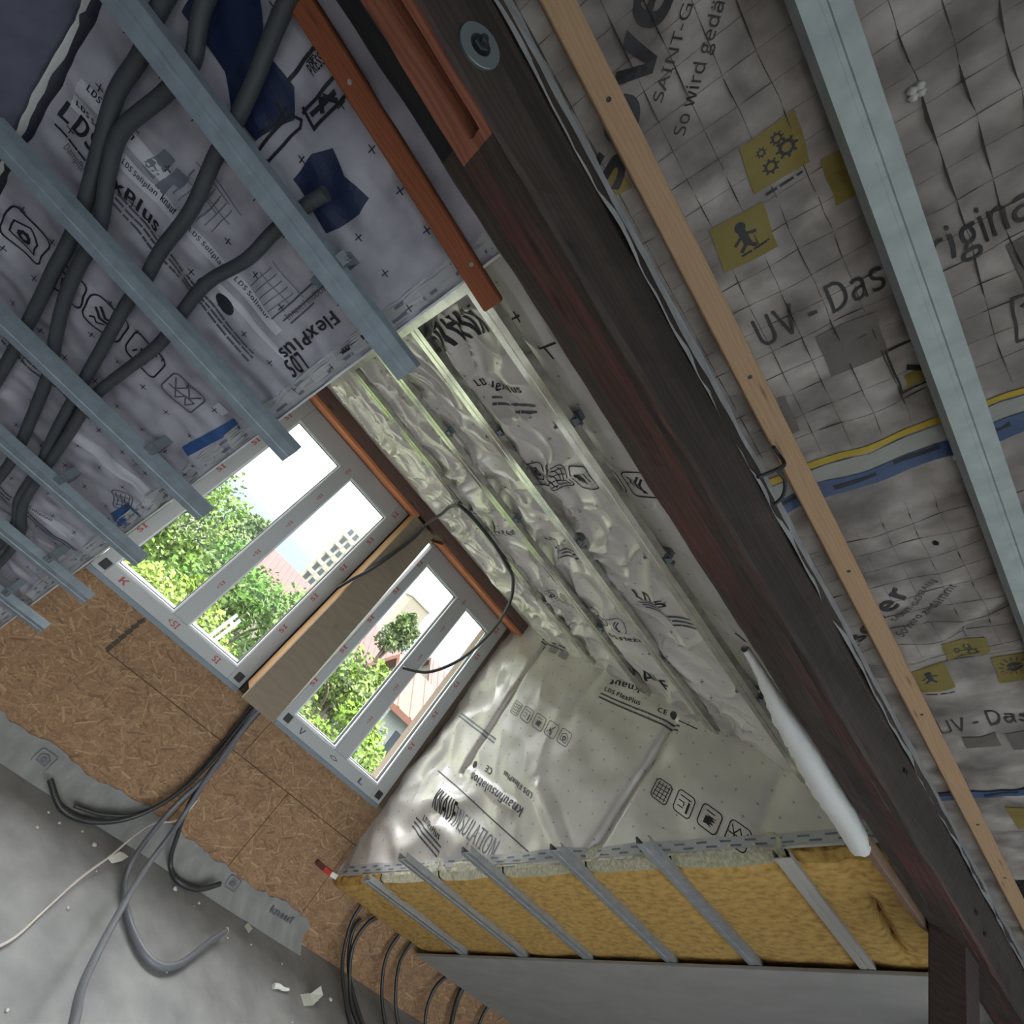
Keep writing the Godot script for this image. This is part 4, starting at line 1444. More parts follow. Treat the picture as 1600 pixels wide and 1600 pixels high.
func dormer() -> void:
	# ---- windows
	window_unit("window_1", "left double window with grey film on its frame, showing tower block and red roofs", [-2.44, -2.349, -1.960, -1.832, -1.463, -1.352], 0.84, 2.046, 0.758, 2.188, 1)
	window_unit("window_2", "right double window beside the silver foil, showing an orange roof", [-1.035, -0.956, -0.596, -0.455, -0.161, -0.052], 0.848, 2.046, 0.760, 2.188, 2)
	# outer sills
	for e in [[-2.44, -1.35], [-1.03, -0.06]]:
		var g := G.new()
		g.extrude(PackedVector2Array([Vector2(-0.07, 0.800), Vector2(-0.36, 0.782), Vector2(-0.36, 0.755), Vector2(-0.355, 0.755), Vector2(-0.355, 0.777), Vector2(-0.07, 0.795)]), Vector3(e[0], 0, 0), Vector3.BACK, Vector3.UP, Vector3(e[1] - e[0], 0, 0))
		var o := part("trim_1" if e[0] < -2 else "trim_2", g, M.alu)
		tag(o, "white metal sill outside the left window" if e[0] < -2 else "white metal sill outside the right window", "window sill", "", "structure")

	# ---- header timber and post casing
	var h := thing("header_beam", "brown header timber over both windows with window light coloured into its orange underside", "beam", Vector3(-1.2, 2.19, 0.08))
	var g1 := G.new()
	g1.ab(Vector3(-1.25, 0.022, -0.08), Vector3(1.2, 0.125, 0.08), 0.003)
	part("beam", g1, M.header, h)
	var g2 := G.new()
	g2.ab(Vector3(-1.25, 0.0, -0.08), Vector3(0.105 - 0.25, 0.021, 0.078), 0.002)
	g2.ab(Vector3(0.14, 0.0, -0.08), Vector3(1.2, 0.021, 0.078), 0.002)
	part("lit_underside", g2, M.header_lit, h)  # separate strip: the glow from the windows is painted as orange wood
	var p := thing("window_post", "timber post between the windows, cased in pale plywood", "post", Vector3(-1.22, 0.77, 0.05))
	var g3 := G.new()
	g3.ab(Vector3(-0.10, 0.25, -0.05), Vector3(0.06, 1.42, 0.045), 0.003)
	part("post", g3, M.header, p)
	var g4 := G.new()
	g4.extrude(PackedVector2Array([Vector2(-0.134, 0.004), Vector2(0.113, 0.004), Vector2(0.073, 1.42), Vector2(-0.134, 1.42)]), Vector3(0, 0, 0.076), Vector3.RIGHT, Vector3.UP, Vector3(0, 0, 0.020))
	part("casing_board", g4, M.plywood, p)
	var g5 := G.new()
	g5.ab(Vector3(-0.134, 0.05, -0.02), Vector3(-0.116, 1.42, 0.0755), 0.002)
	part("lit_side_strip", g5, M.ply_edge_lit, p)  # strip added for the casing side, its window light painted in

	# ---- silver foil: right cheek
	var S := Surf.new(Vector3.ZERO, Vector3.BACK, Vector3.UP, Vector3.LEFT, f_cheek)
	var t := struct_node("wall_cheek", "shiny silver grey printed foil on the triangular right dormer cheek", "foil wall")
	part("foil", sheet(S, 0.0, 2.43, 230, func(u): return Y0 + 0.805 * u, func(_u): return YC + 0.01, 170), M.foil, t)
	lettering(t, S, "KNAUF", 0.377, 1.020, 10.6, 0.20, 0.104, M.ink, true)
	lettering(t, S, "INSULATION", 0.574, 1.055, 10.6, 0.37, 0.090, M.ink_faint, false)
	lettering(t, S, "LDS FlexPlus", 0.346, 0.933, 6.7, 0.226, 0.028, M.ink)
	small_print(t, S, 0.31, 0.868, 7, 0.30, 3, 0.022, M.ink_soft)
	lettering(t, S, "LDS FlexPlus", 1.019, 2.166, 6.6, 0.250, 0.026, M.ink)
	lettering(t, S, "knauf", 1.225, 2.288, -171.0, 0.21, 0.036, M.ink)
	small_print(t, S, 1.017, 2.118, 7.0, 0.50, 2, 0.024, M.ink_soft)
	lettering(t, S, "CE", 1.375, 2.212, 8.2, 0.055, 0.024, M.ink, true)
	lettering(t, S, "LDS FlexPlus", 0.966, 1.488, -174.6, 0.264, 0.026, M.ink_soft)
	lettering(t, S, "knaufinsulation", 0.955, 1.405, -170, 0.46, 0.045, M.ink_soft)
	small_print(t, S, 0.50, 1.55, -174, 0.40, 2, 0.022, M.ink_faint)
	lettering(t, S, "CE", 0.62, 1.42, -172, 0.06, 0.035, M.ink_soft, true)
	for c in [[1.462, 2.237, 0.019], [0.47, 1.36, 0.02], [0.40, 2.21, 0.018]]:
		var dk := []
		for k in 14:
			dk.append([c[0] + c[2] * cos(TAU * k / 14), c[1] + c[2] * sin(TAU * k / 14)])
		patch(t, S, dk, M.ink, "approval_mark", 0.002)
	small_print(t, S, 1.50, 2.226, 5, 0.10, 1, 0.014, M.ink)
	small_print(t, S, 0.36, 2.24, 5, 0.22, 2, 0.022, M.ink_soft)
	lines(t, S, [[[0.225, 1.166], [0.44, 1.20], [0.80, 1.245], [1.12, 1.289]]], 0.007, M.ink_soft, "ruled_line")
	var kinds := ["grid", "level", "tool", "truss"]
	for k in 4:
		pictogram(t, S, Vector2(1.562 + k * 0.115, 1.898 + k * 0.012), 0.084, 0.088, 0, kinds[k], M.ink, 0.0045)
	var kinds2 := ["grid", "level", "tool", "arrow", "roll"]
	for k in 5:
		pictogram(t, S, Vector2(0.512 + k * 0.108, 1.772 + k * 0.011), 0.086, 0.080, 2, kinds2[k], M.ink_soft, 0.004)
	for k in 2:
		pictogram(t, S, Vector2(0.50 + k * 0.10, 2.235), 0.07, 0.05, 4, "grid", M.ink_faint, 0.004)
	var cr := []
	for i in 26:
		for j in 24:
			var q := Vector2(0.08 + i * 0.088 + 0.03 * (j % 3), 0.45 + j * 0.078)
			if q.y > Y0 + 0.805 * q.x + 0.09 and q.y < YC - 0.03:
				cr.append(q)
	crosses(t, S, cr, 0.0055, M.ink_soft)
	# adhesive tape along the foot of the foil
	var tp := G.new()
	for k in 60:
		var u0 := 0.02 + k * 0.0392
		var u1 := u0 + 0.0392
		var w := 0.050
		var q0 := Vector2(u0, Y0 + 0.805 * u0 + 0.012)
		var q1 := Vector2(u1, Y0 + 0.805 * u1 + 0.012)
		S.tri(tp, q0, q1, q1 + Vector2(0, w), 0.003, 0.04)
		S.tri(tp, q0, q1 + Vector2(0, w), q0 + Vector2(0, w), 0.003, 0.04)
	var tape := tag(part("adhesive_tape", tp, M.tape), "pale adhesive tape with dashed print along the foot of the silver foil", "tape")
	var tpp := G.new()
	for k in 30:
		var u0 := 0.05 + k * 0.077
		for e in [[0.0, 0.024], [0.038, 0.044]]:
			var uu: float = u0 + e[0]
			S.stroke(tpp, PackedVector2Array([Vector2(uu, Y0 + 0.805 * uu + e[1]), Vector2(uu + 0.03, Y0 + 0.805 * (uu + 0.03) + e[1])]), 0.007, 0.004)
	part("tape_print", tpp, M.ink_faint, tape).set_meta("kind", "stuff")

	# left cheek, seen edge-on
	var SLc := Surf.new(Vector3(XL - 0.004, 0, 0), Vector3.FORWARD, Vector3.UP, Vector3.RIGHT, func(_a, _b): return 0.0)
	var t2 := struct_node("wall_cheek_left", "silver foil on the left dormer cheek, seen edge-on", "foil wall")
	part("foil", sheet(SLc, -2.43, 0.0, 20, func(u): return Y0 + 0.805 * -u, func(_u): return YC + 0.01, 10), M.foil, t2)

	# ---- silver foil: dormer ceiling
	var CE := Surf.new(Vector3(0, YC, 0), Vector3.RIGHT, Vector3.BACK, Vector3.DOWN, f_ceil)
	var t3 := struct_node("ceiling_dormer", "crumpled silver grey printed foil on the dormer ceiling", "foil ceiling")
	part("foil", sheet(CE, XL, 0.004, 300, func(_u): return 0.0, func(_u): return 2.44, 300), M.foil, t3)
	lettering(t3, CE, "KNAUF", -2.39, 1.99, -94, 0.26, 0.10, M.ink)
	lettering(t3, CE, "LDS FlexPlus", -2.14, 1.76, 72, 0.21, 0.032, M.ink)
	small_print(t3, CE, -2.06, 1.78, 72, 0.2, 2, 0.022, M.ink_soft)
	lettering(t3, CE, "LDS FlexPlus", -1.30, 1.45, 88, 0.26, 0.03, M.ink)
	small_print(t3, CE, -1.20, 1.45, 88, 0.26, 3, 0.024, M.ink_soft)
	lettering(t3, CE, "LDS FlexPlus", -0.64, 1.40, 88, 0.26, 0.03, M.ink)
	lettering(t3, CE, "KNAUF", -0.24, 1.30, 86, 0.24, 0.09, M.ink)
	lettering(t3, CE, "LDS", -1.05, 1.80, 88, 0.14, 0.05, M.ink)
	small_print(t3, CE, -0.95, 1.78, 88, 0.3, 3, 0.024, M.ink_soft)
	lettering(t3, CE, "knauf", -1.28, 0.98, 88, 0.22, 0.05, M.ink_soft)
	var kk := ["roll", "grid", "tool", "truss", "hand"]
	for k in 5:
		pictogram(t3, CE, Vector2(-1.73 + 0.012 * k, 1.745 + k * 0.105), 0.10, 0.085, 0, kk[k], M.ink, 0.0045)
		pictogram(t3, CE, Vector2(-0.80 + 0.012 * k, 1.10 + k * 0.105), 0.09, 0.08, 0, kk[k], M.ink_soft, 0.004)
	lines(t3, CE, [[[-2.31, 2.12], [-2.28, 2.12]], [[-2.295, 2.10], [-2.295, 2.13]], [[-2.19, 2.13], [-2.19, 2.20]], [[-2.19, 2.15], [-2.15, 2.155]], [[-1.0, 2.17], [-0.97, 2.19]], [[-0.83, 2.17], [-0.75, 2.18]]], 0.006, M.ink, "printed_line")
	var cr2 := []
	for i in 24:
		for j in 22:
			cr2.append(Vector2(-2.4 + i * 0.102 + 0.03 * (j % 2), 0.25 + j * 0.094))
	crosses(t3, CE, cr2, 0.006, M.ink_soft)

	# ---- profiles under the dormer ceiling
	var zs := [2.097, 1.700, 1.327, 0.930]
	var lb := ["ceiling profile nearest the dark purlin, with a pale yellow reflection", "second ceiling profile from the purlin under the silver foil", "third ceiling profile from the purlin under the silver foil", "ceiling profile nearest the windows, crossed by the black cable"]
	var hx := [[-1.96, -1.391, -0.649], [-1.95, -1.384, -0.638], [-1.975, -1.446, -0.663], [-1.45, -0.70]]
	for k in 4:
		rail(lb[k], "profiles under the dormer ceiling", Vector3(-2.425, 2.238, zs[k]), Vector3(-0.05 - 0.02 * k, 2.238, zs[k]), Vector3.BACK, Vector3.UP, M.galv_shine, hx[k], 0.05)
	var ud := G.new()
	ud.extrude(PackedVector2Array([Vector2(0, 0), Vector2(0.030, 0), Vector2(0.030, 0.002), Vector2(0.002, 0.002), Vector2(0.002, 0.028), Vector2(0, 0.028)]), Vector3(-2.449, 2.236, 0.90), Vector3.RIGHT, Vector3.UP, Vector3(0, 0, 1.23))
	tag(part("edge_profile", ud, M.galv_shine), "short bright edge profile joining the ceiling profiles at their left ends", "metal profile")


func timbers() -> void:
	# ---- purlin: hand-hewn, worn arrises, a long mortise in its underside near the partition
	var g := G.new()
	var z1 := 2.401
	var z2 := 2.541
	var yb := 2.104
	var yt := 2.262
	var prof := []
	for k in 3:
		prof.append([lerpf(yt, yb + 0.006, k / 3.0), z1, 0])
	for e in [0.006, 0.02, 0.044, 0.0455, 0.086, 0.088, 0.112, 0.114, 0.128, 0.134]:
		prof.append([yb, z1 + e, 1])
	for k in 5:
		prof.append([lerpf(yb + 0.006, yt, k / 4.0), z2, 2])
	var xsn := []
	var x := -3.31
	while x < 3.1:
		xsn.append(x)
		x += 0.03
	for e in [-2.618, -2.622, -2.63, -2.60]:
		xsn.append(e)
	xsn.sort()
	var np := prof.size()
	var P := []
	for xi in xsn:
		var row := []
		for k in np:
			var q: Array = prof[k]
			var y: float = q[0]
			var z: float = q[1]
			var d := 0.004 * nz.get_noise_2d(xi * 110.0, k * 17.0) + 0.002 * nr.get_noise_2d(xi * 500.0, k * 40.0)
			if q[2] == 1 and z > 2.4880 and z < 2.5140 and xi <= -2.62:
				y += 0.055
				d *= 0.3
			if q[2] == 0:
				z += d
			elif q[2] == 1:
				y += d
				z += 0.003 * nz.get_noise_2d(xi * 60.0, 7.0)
			else:
				z += d
			row.append(Vector3(xi, y, z))
		P.append(row)
	for i in xsn.size() - 1:
		for k in np - 1:
			var q: Array = prof[k]
			g.col = Color(1, 1, 1)
			var zz: float = (prof[k][1] + prof[k + 1][1]) * 0.5
			var xm: float = (xsn[i] + xsn[i + 1]) * 0.5
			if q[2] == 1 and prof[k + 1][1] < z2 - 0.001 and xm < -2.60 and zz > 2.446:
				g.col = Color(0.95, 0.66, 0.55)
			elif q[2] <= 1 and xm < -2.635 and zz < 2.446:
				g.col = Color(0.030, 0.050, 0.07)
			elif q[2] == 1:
				# brown underside lightened by painted window light, with redder bare streaks
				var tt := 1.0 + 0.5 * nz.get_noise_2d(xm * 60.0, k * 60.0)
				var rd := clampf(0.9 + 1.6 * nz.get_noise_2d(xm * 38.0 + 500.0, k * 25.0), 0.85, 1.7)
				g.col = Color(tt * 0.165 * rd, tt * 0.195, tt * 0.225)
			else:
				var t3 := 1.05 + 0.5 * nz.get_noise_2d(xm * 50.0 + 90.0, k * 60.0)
				g.col = Color(t3 * 0.118, t3 * 0.158, t3 * 0.185)  # sides darker: shade on the room side put into the colour
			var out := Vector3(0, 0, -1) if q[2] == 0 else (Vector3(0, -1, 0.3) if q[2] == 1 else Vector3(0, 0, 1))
			g.quad(P[i][k], P[i + 1][k], P[i + 1][k + 1], P[i][k + 1], out)
		g.col = Color(0.12, 0.15, 0.18)
		g.quad(P[i][0], P[i + 1][0], P[i + 1][np - 1], P[i][np - 1], Vector3.UP)
	for e in [0, xsn.size() - 1]:
		for k in range(1, np - 1):
			g.tri(P[e][0], P[e][k], P[e][k + 1], Vector3.LEFT if e == 0 else Vector3.RIGHT)
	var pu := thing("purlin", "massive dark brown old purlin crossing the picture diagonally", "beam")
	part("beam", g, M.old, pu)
	for e in [[0.02, 2.165], [0.13, 2.150], [-0.72, 2.20]]:
		var hl := G.new()
		hl.lathe(Vector3(e[0], e[1], 2.5415), Vector3.BACK, PackedVector2Array([Vector2(0.008, 0.004), Vector2(0.006, 0.0055), Vector2(0, 0.0055)]), 12)
		part("nail_head", hl, M.gap, pu)

	# ---- plate washer with bolt
	var w := thing("plate_washer", "round zinc washer with bolt on the purlin near the top edge", "washer", Vector3(-2.705, 2.161, 2.5425))
	var wg := G.new()
	wg.lathe(Vector3.ZERO, Vector3.BACK, PackedVector2Array([Vector2(0.034, -0.006), Vector2(0.034, 0.003), Vector2(0.033, 0.004), Vector2(0.017, 0.004), Vector2(0.016, -0.002), Vector2(0.0, -0.002)]), 32)
	part("washer", wg, M.zinc, w)
	var bg := G.new()
	bg.lathe(Vector3.ZERO, Vector3.BACK, PackedVector2Array([Vector2(0.013, -0.002), Vector2(0.013, 0.008), Vector2(0.011, 0.010), Vector2(0.0065, 0.010)]), 6)
	bg.lathe(Vector3.ZERO, Vector3.BACK, PackedVector2Array([Vector2(0.0062, 0.0), Vector2(0.0062, 0.016), Vector2(0.005, 0.018), Vector2(0, 0.018)]), 12)
	part("bolt", bg, M.steel_dark, w)

	# ---- brace and post under the purlin
	var d := Vector3(0.539, -0.842, 0)
	var n := Vector3(0.842, 0.539, 0)
	var br := G.new()
	var o := Vector3(0.20, 2.109, 2.452) + n * 0.06
	br.box(Transform3D(Basis(d, n, d.cross(n)), o + d * 0.95), Vector3(2.0, 0.12, 0.094), 0.005)
	tag(part("brace", br, M.old_plain), "dark brown brace leaving the purlin's underside at the lower right corner", "brace")
	var ps := G.new()
	ps.ab(Vector3(1.30, 0.0, 2.40), Vector3(1.44, 2.10, 2.54), 0.006)
	tag(part("post", ps, M.old_plain), "dark brown post carrying the purlin beyond the brace", "post")

	# ---- orange batten on the left slope
	var ob := G.new()
	var a := SL(-3.29, 2.918, 0.017)
	var b := SL(-2.372, 2.893, 0.017)
	ob.bar(a, b, Vector3(0, -CS, SN), 0.046, 0.03, 0.003)
	var on := thing("wooden_batten", "short orange brown batten on the left slope beside the purlin, sawn end at dormer", "batten")
	part("batten", ob, M.orange, on)
	for x2 in [-2.86, -2.47]:
		var sc := G.new()
		sc.lathe(SL(x2, 2.905, 0.032), Vector3(0, -CS, SN), PackedVector2Array([Vector2(0.005, 0), Vector2(0.0045, 0.001), Vector2(0.0016, 0.0004), Vector2(0, 0.0004)]), 10)
		part("screw", sc, M.dusty, on)
	# pale foil edge between batten and purlin
	var fl := G.new()
	var nu := 90
	for i in nu + 1:
		var xx := lerpf(-3.3, -2.0, float(i) / nu)
		for j in 5:
			var q := j / 4.0
			var s := lerpf(2.965, 3.06, q) + 0.006 * nr.get_noise_2d(xx * 420, 9)
			fl.vert(SL(xx, s, 0.010 + 0.022 * sin(q * PI) + 0.014 * nz.get_noise_2d(xx * 330, q * 50)), Vector3(0, -CS, SN))
	for i in nu:
		for j in 4:
			var k := i * 5 + j
			fl.idx(k, k + 1, k + 6)
			fl.idx(k, k + 6, k + 5)
	tag(part("foil_strip", fl, M.pale), "pale foil edge bulging between orange batten and dark purlin", "foil strip")
	# rolled foil under the purlin and a stub of lath
	var rl := G.new()
	var base := 0
	var nn := 60
	for i in nn + 1:
		var q := float(i) / nn
		var c := Vector3(lerpf(-1.22, -0.33, q), lerpf(2.138, 2.080, q) + 0.004 * sin(q * 17.0), lerpf(2.340, 2.362, q))
		var r := 0.012 + 0.036 * smoothstep(0.0, 0.5, q) - 0.008 * smoothstep(0.8, 1.0, q)
		for k in 16:
			var an := TAU * k / 16
			var rr := r * (1.0 + 0.16 * nz.get_noise_2d(q * 900.0, k * 22.0))
			var dir := Vector3(0, cos(an), sin(an) * 0.8)
			rl.vert(c + dir * rr, dir.normalized())
	for i in nn:
		for k in 16:
			var aa := base + i * 16 + k
			var bb := base + i * 16 + (k + 1) % 16
			rl.idx(aa, bb, bb + 16)
			rl.idx(aa, bb + 16, aa + 16)
	for k in 16:
		rl.tri(Vector3(-0.33, 2.080, 2.362), rl.V[nn * 16 + k], rl.V[nn * 16 + (k + 1) % 16], Vector3.RIGHT)
	tag(part("foil_roll", rl, M.paper_foil), "bulging white roll of foil under the purlin above the silver cheek", "foil roll")
	var lt := G.new()
	lt.bar(Vector3(-0.36, 2.088, 2.378), Vector3(0.28, 2.105, 2.382), Vector3.UP, 0.030, 0.034, 0.002)
	tag(part("lath", lt, M.lath), "short reddish lath along the purlin beside the white foil roll", "lath")


func cables() -> void:
	# ---- grey conduits running down the left slope behind the profiles
	var K := [
		[[-3.187, 2.95], [-3.187, 2.705], [-3.179, 2.643], [-3.172, 2.582], [-3.173, 2.49], [-3.146, 2.368], [-3.110, 2.216], [-3.095, 2.096], [-3.09, 2.015], [-3.079, 1.91], [-3.067, 1.773], [-3.053, 1.569], [-3.04, 1.2], [-3.05, 0.7], [-3.04, 0.05]],
		[[-3.14, 2.98], [-3.131, 2.773], [-3.094, 2.673], [-3.102, 2.581], [-3.128, 2.446], [-3.107, 2.346], [-3.060, 2.214], [-3.048, 2.075], [-3.030, 1.962], [-2.995, 1.834], [-2.957, 1.721], [-2.914, 1.485], [-2.889, 1.322], [-2.872, 1.106], [-2.88, 0.6], [-2.9, 0.05]],
		[[-3.05, 3.02], [-3.030, 2.883], [-2.996, 2.746], [-2.981, 2.671], [-2.969, 2.579], [-2.942, 2.447], [-2.938, 2.314], [-2.924, 2.206], [-2.920, 2.104], [-2.896, 1.92], [-2.876, 1.759], [-2.842, 1.505], [-2.809, 1.313], [-2.787, 1.091], [-2.735, 0.91], [-2.72, 0.5], [-2.73, 0.05]],
		[[-2.757, 2.736], [-2.767, 2.688], [-2.777, 2.587], [-2.778, 2.48], [-2.804, 2.354], [-2.799, 2.224], [-2.788, 2.087], [-2.816, 1.777], [-2.795, 1.539], [-2.751, 1.088], [-2.675, 0.858], [-2.65, 0.4], [-2.66, 0.05]]]
	var lb := ["grey conduit on the left slope nearest the partition", "grey conduit on the left slope, second from the partition", "grey conduit on the left slope, third from the partition", "grey conduit on left slope nearest the dormer, cut off on the navy print"]
	for k in 4:
		var pts := []
		for q in K[k]:
			pts.append(SL(q[0] + [0.014, 0.012, 0.017, 0.0][k], q[1], 0.033))
		var g := G.new()
		g.tube(spline(pts, 6), 0.0155, 12)
		tag(part("cable_conduit", g, M.conduit), lb[k], "conduit", "conduits on the left slope")

	# ---- cable looping over the header and in front of the right window
	var lp := G.new()
	lp.tube(spline([Vector3(-1.385, 1.52, 0.10), Vector3(-1.368, 1.62, 0.14), Vector3(-1.325, 1.76, 0.162), Vector3(-1.275, 2.05, 0.185), Vector3(-1.30, 2.20, 0.25), Vector3(-1.378, 2.232, 0.50), Vector3(-1.50, 2.226, 0.82), Vector3(-1.49, 2.222, 0.97), Vector3(-1.25, 2.222, 0.99), Vector3(-1.03, 2.230, 0.90), Vector3(-0.86, 2.235, 0.80), Vector3(-0.664, 2.154, 0.65), Vector3(-0.499, 1.978, 0.45), Vector3(-0.414, 1.749, 0.25), Vector3(-0.468, 1.548, 0.12), Vector3(-0.60, 1.450, 0.035)], 8), 0.0105, 10)
	tag(part("cable", lp, M.cable), "black cable looping over the header and hanging before the right window", "cable")

	# ---- bundle from behind the post casing to the floor
	var C := [
		[[-1.232, 0.95, 0.06], [-1.222, 0.74, 0.062], [-1.19, 0.443, 0.06], [-1.214, 0.234, 0.06], [-1.311, 0.085, 0.075], [-1.462, 0.02, 0.12], [-1.62, 0.016, 0.15], [-1.755, 0.05, 0.095]],
		[[-1.20, 0.95, 0.06], [-1.210, 0.74, 0.070], [-1.151, 0.472, 0.075], [-1.190, 0.21, 0.11], [-1.222, 0.05, 0.26], [-1.195, 0.022, 0.41], [-1.103, 0.018, 0.55], [-0.988, 0.018, 0.612], [-0.86, 0.022, 0.565], [-0.690, 0.035, 0.39], [-0.595, 0.04, 0.30]],
		[[-1.18, 0.95, 0.06], [-1.20, 0.75, 0.080], [-1.159, 0.418, 0.090], [-1.120, 0.19, 0.14], [-1.20, 0.11, 0.38], [-1.322, 0.14, 0.752], [-1.40, 0.18, 1.00], [-1.46, 0.24, 1.18], [-1.52, 0.32, 1.40], [-1.60, 0.36, 1.75], [-1.9, 0.2, 2.3], [-2.2, 0.03, 2.6]],
		[[-1.16, 0.95, 0.06], [-1.184, 0.745, 0.070], [-1.146, 0.329, 0.075], [-1.041, 0.112, 0.085], [-0.966, 0.022, 0.085], [-0.89, 0.014, 0.135], [-0.765, 0.02, 0.115], [-0.655, 0.06, 0.07]],
		[[-1.245, 0.95, 0.05], [-1.238, 0.75, 0.045], [-1.20, 0.45, 0.040], [-1.21, 0.24, 0.05], [-1.30, 0.10, 0.06], [-1.44, 0.045, 0.09], [-1.58, 0.03, 0.115]]]
	var cl := ["dark cable curling left along the foot of the strand boards", "grey cable looping over the floor to a bright cut end", "thick grey cable crossing the floor towards the lower picture edge", "dark cable curling right at the foot of the strand boards", "thin dark cable lying behind the one curling left"]
	var cm := [M.cable, M.cable_grey, M.cable_grey, M.cable, M.cable]
	var rr := [0.0115, 0.0130, 0.0140, 0.0115, 0.0075]
	for k in 5:
		var pts := []
		for q in C[k]:
			pts.append(Vector3(q[0], q[1], q[2]))
		var g := G.new()
		g.tube(spline(pts, 8), rr[k], 12)
		var o := thing("cable", cl[k], "cable", Vector3.ZERO, "cables from the window post")
		part("sheath", g, cm[k], o)
		if k == 1:
			var e := G.new()
			e.tube(PackedVector3Array([Vector3(-0.597, 0.0399, 0.303), Vector3(-0.588, 0.041, 0.290)]), 0.0138, 12, 0.011)
			part("cut_end", e, M.wire_white, o)
	# white wire
	var wp := []
	var W := [[-1.115, 0.30, 0.10], [-1.13, 0.20, 0.12], [-1.20, 0.12, 0.10], [-1.27, 0.075, 0.17], [-1.335, 0.045, 0.275], [-1.425, 0.022, 0.45], [-1.52, 0.012, 0.64], [-1.59, 0.010, 0.77], [-1.65, 0.008, 0.86], [-1.75, 0.008, 1.02], [-1.9, 0.008, 1.3]]
	for k in W.size():
		wp.append(Vector3(W[k][0] + 0.006 * sin(k * 2.1), W[k][1], W[k][2] + 0.006 * cos(k * 1.7)))
	var wg := G.new()
	wg.tube(spline(wp, 8), 0.0048, 8)
	tag(part("wire", wg, M.wire_white), "thin white wire running across the floor to the left picture edge", "wire")

	# ---- cables hanging from under the yellow slope
	var H := [
		[[0.271, 0.33, 0.03], [0.262, 0.22, 0.06], [0.30, 0.09, 0.16], [0.395, 0.012, 0.349], [0.47, 0.012, 0.47]],
		[[0.52, 0.34, 0.03], [0.44, 0.33, 0.045], [0.37, 0.27, 0.055], [0.345, 0.16, 0.09], [0.40, 0.06, 0.17], [0.46, 0.012, 0.27], [0.55, 0.012, 0.40]],
		[[0.678, 0.335, 0.03], [0.655, 0.20, 0.05], [0.70, 0.08, 0.13], [0.772, 0.012, 0.248], [0.84, 0.012, 0.34]],
		[[0.805, 0.34, 0.03], [0.79, 0.20, 0.045], [0.86, 0.07, 0.11], [0.936, 0.012, 0.191], [1.0, 0.012, 0.28]],
		[[1.36, 0.34, 0.03], [1.24, 0.30, 0.045], [1.16, 0.20, 0.06], [1.17, 0.08, 0.10], [1.25, 0.012, 0.17]],
		[[1.455, 0.34, 0.03], [1.42, 0.24, 0.04], [1.46, 0.10, 0.07], [1.53, 0.014, 0.12]],
		[[1.83, 0.34, 0.03], [1.74, 0.26, 0.035], [1.74, 0.12, 0.06], [1.83, 0.012, 0.11]],
		[[0.334, 0.26, 0.03], [0.33, 0.18, 0.04], [0.40, 0.07, 0.12], [0.52, 0.012, 0.30], [0.60, 0.012, 0.42]]]
	var hl := ["dark cable hanging from the slope's foot, leftmost of the row", "dark cable arching from under the wool and crossing its neighbour", "dark cable hanging left of the close pair below the wool", "dark cable hanging right of the close pair below the wool", "dark cable arching out from under the grey plasterboard", "thick black cable hanging from under the grey plasterboard", "dark cable hanging furthest right at the bottom picture edge", "thin cable behind the crossing pair under the wool"]
	for k in 8:
		var pts := []
		for q in H[k]:
			pts.append(Vector3(q[0], q[1], q[2]))
		var g := G.new()
		g.tube(spline(pts, 8), 0.0108 if k != 5 else 0.0165, 10)
		tag(part("cable", g, M.cable), hl[k], "cable", "cables below the right slope")


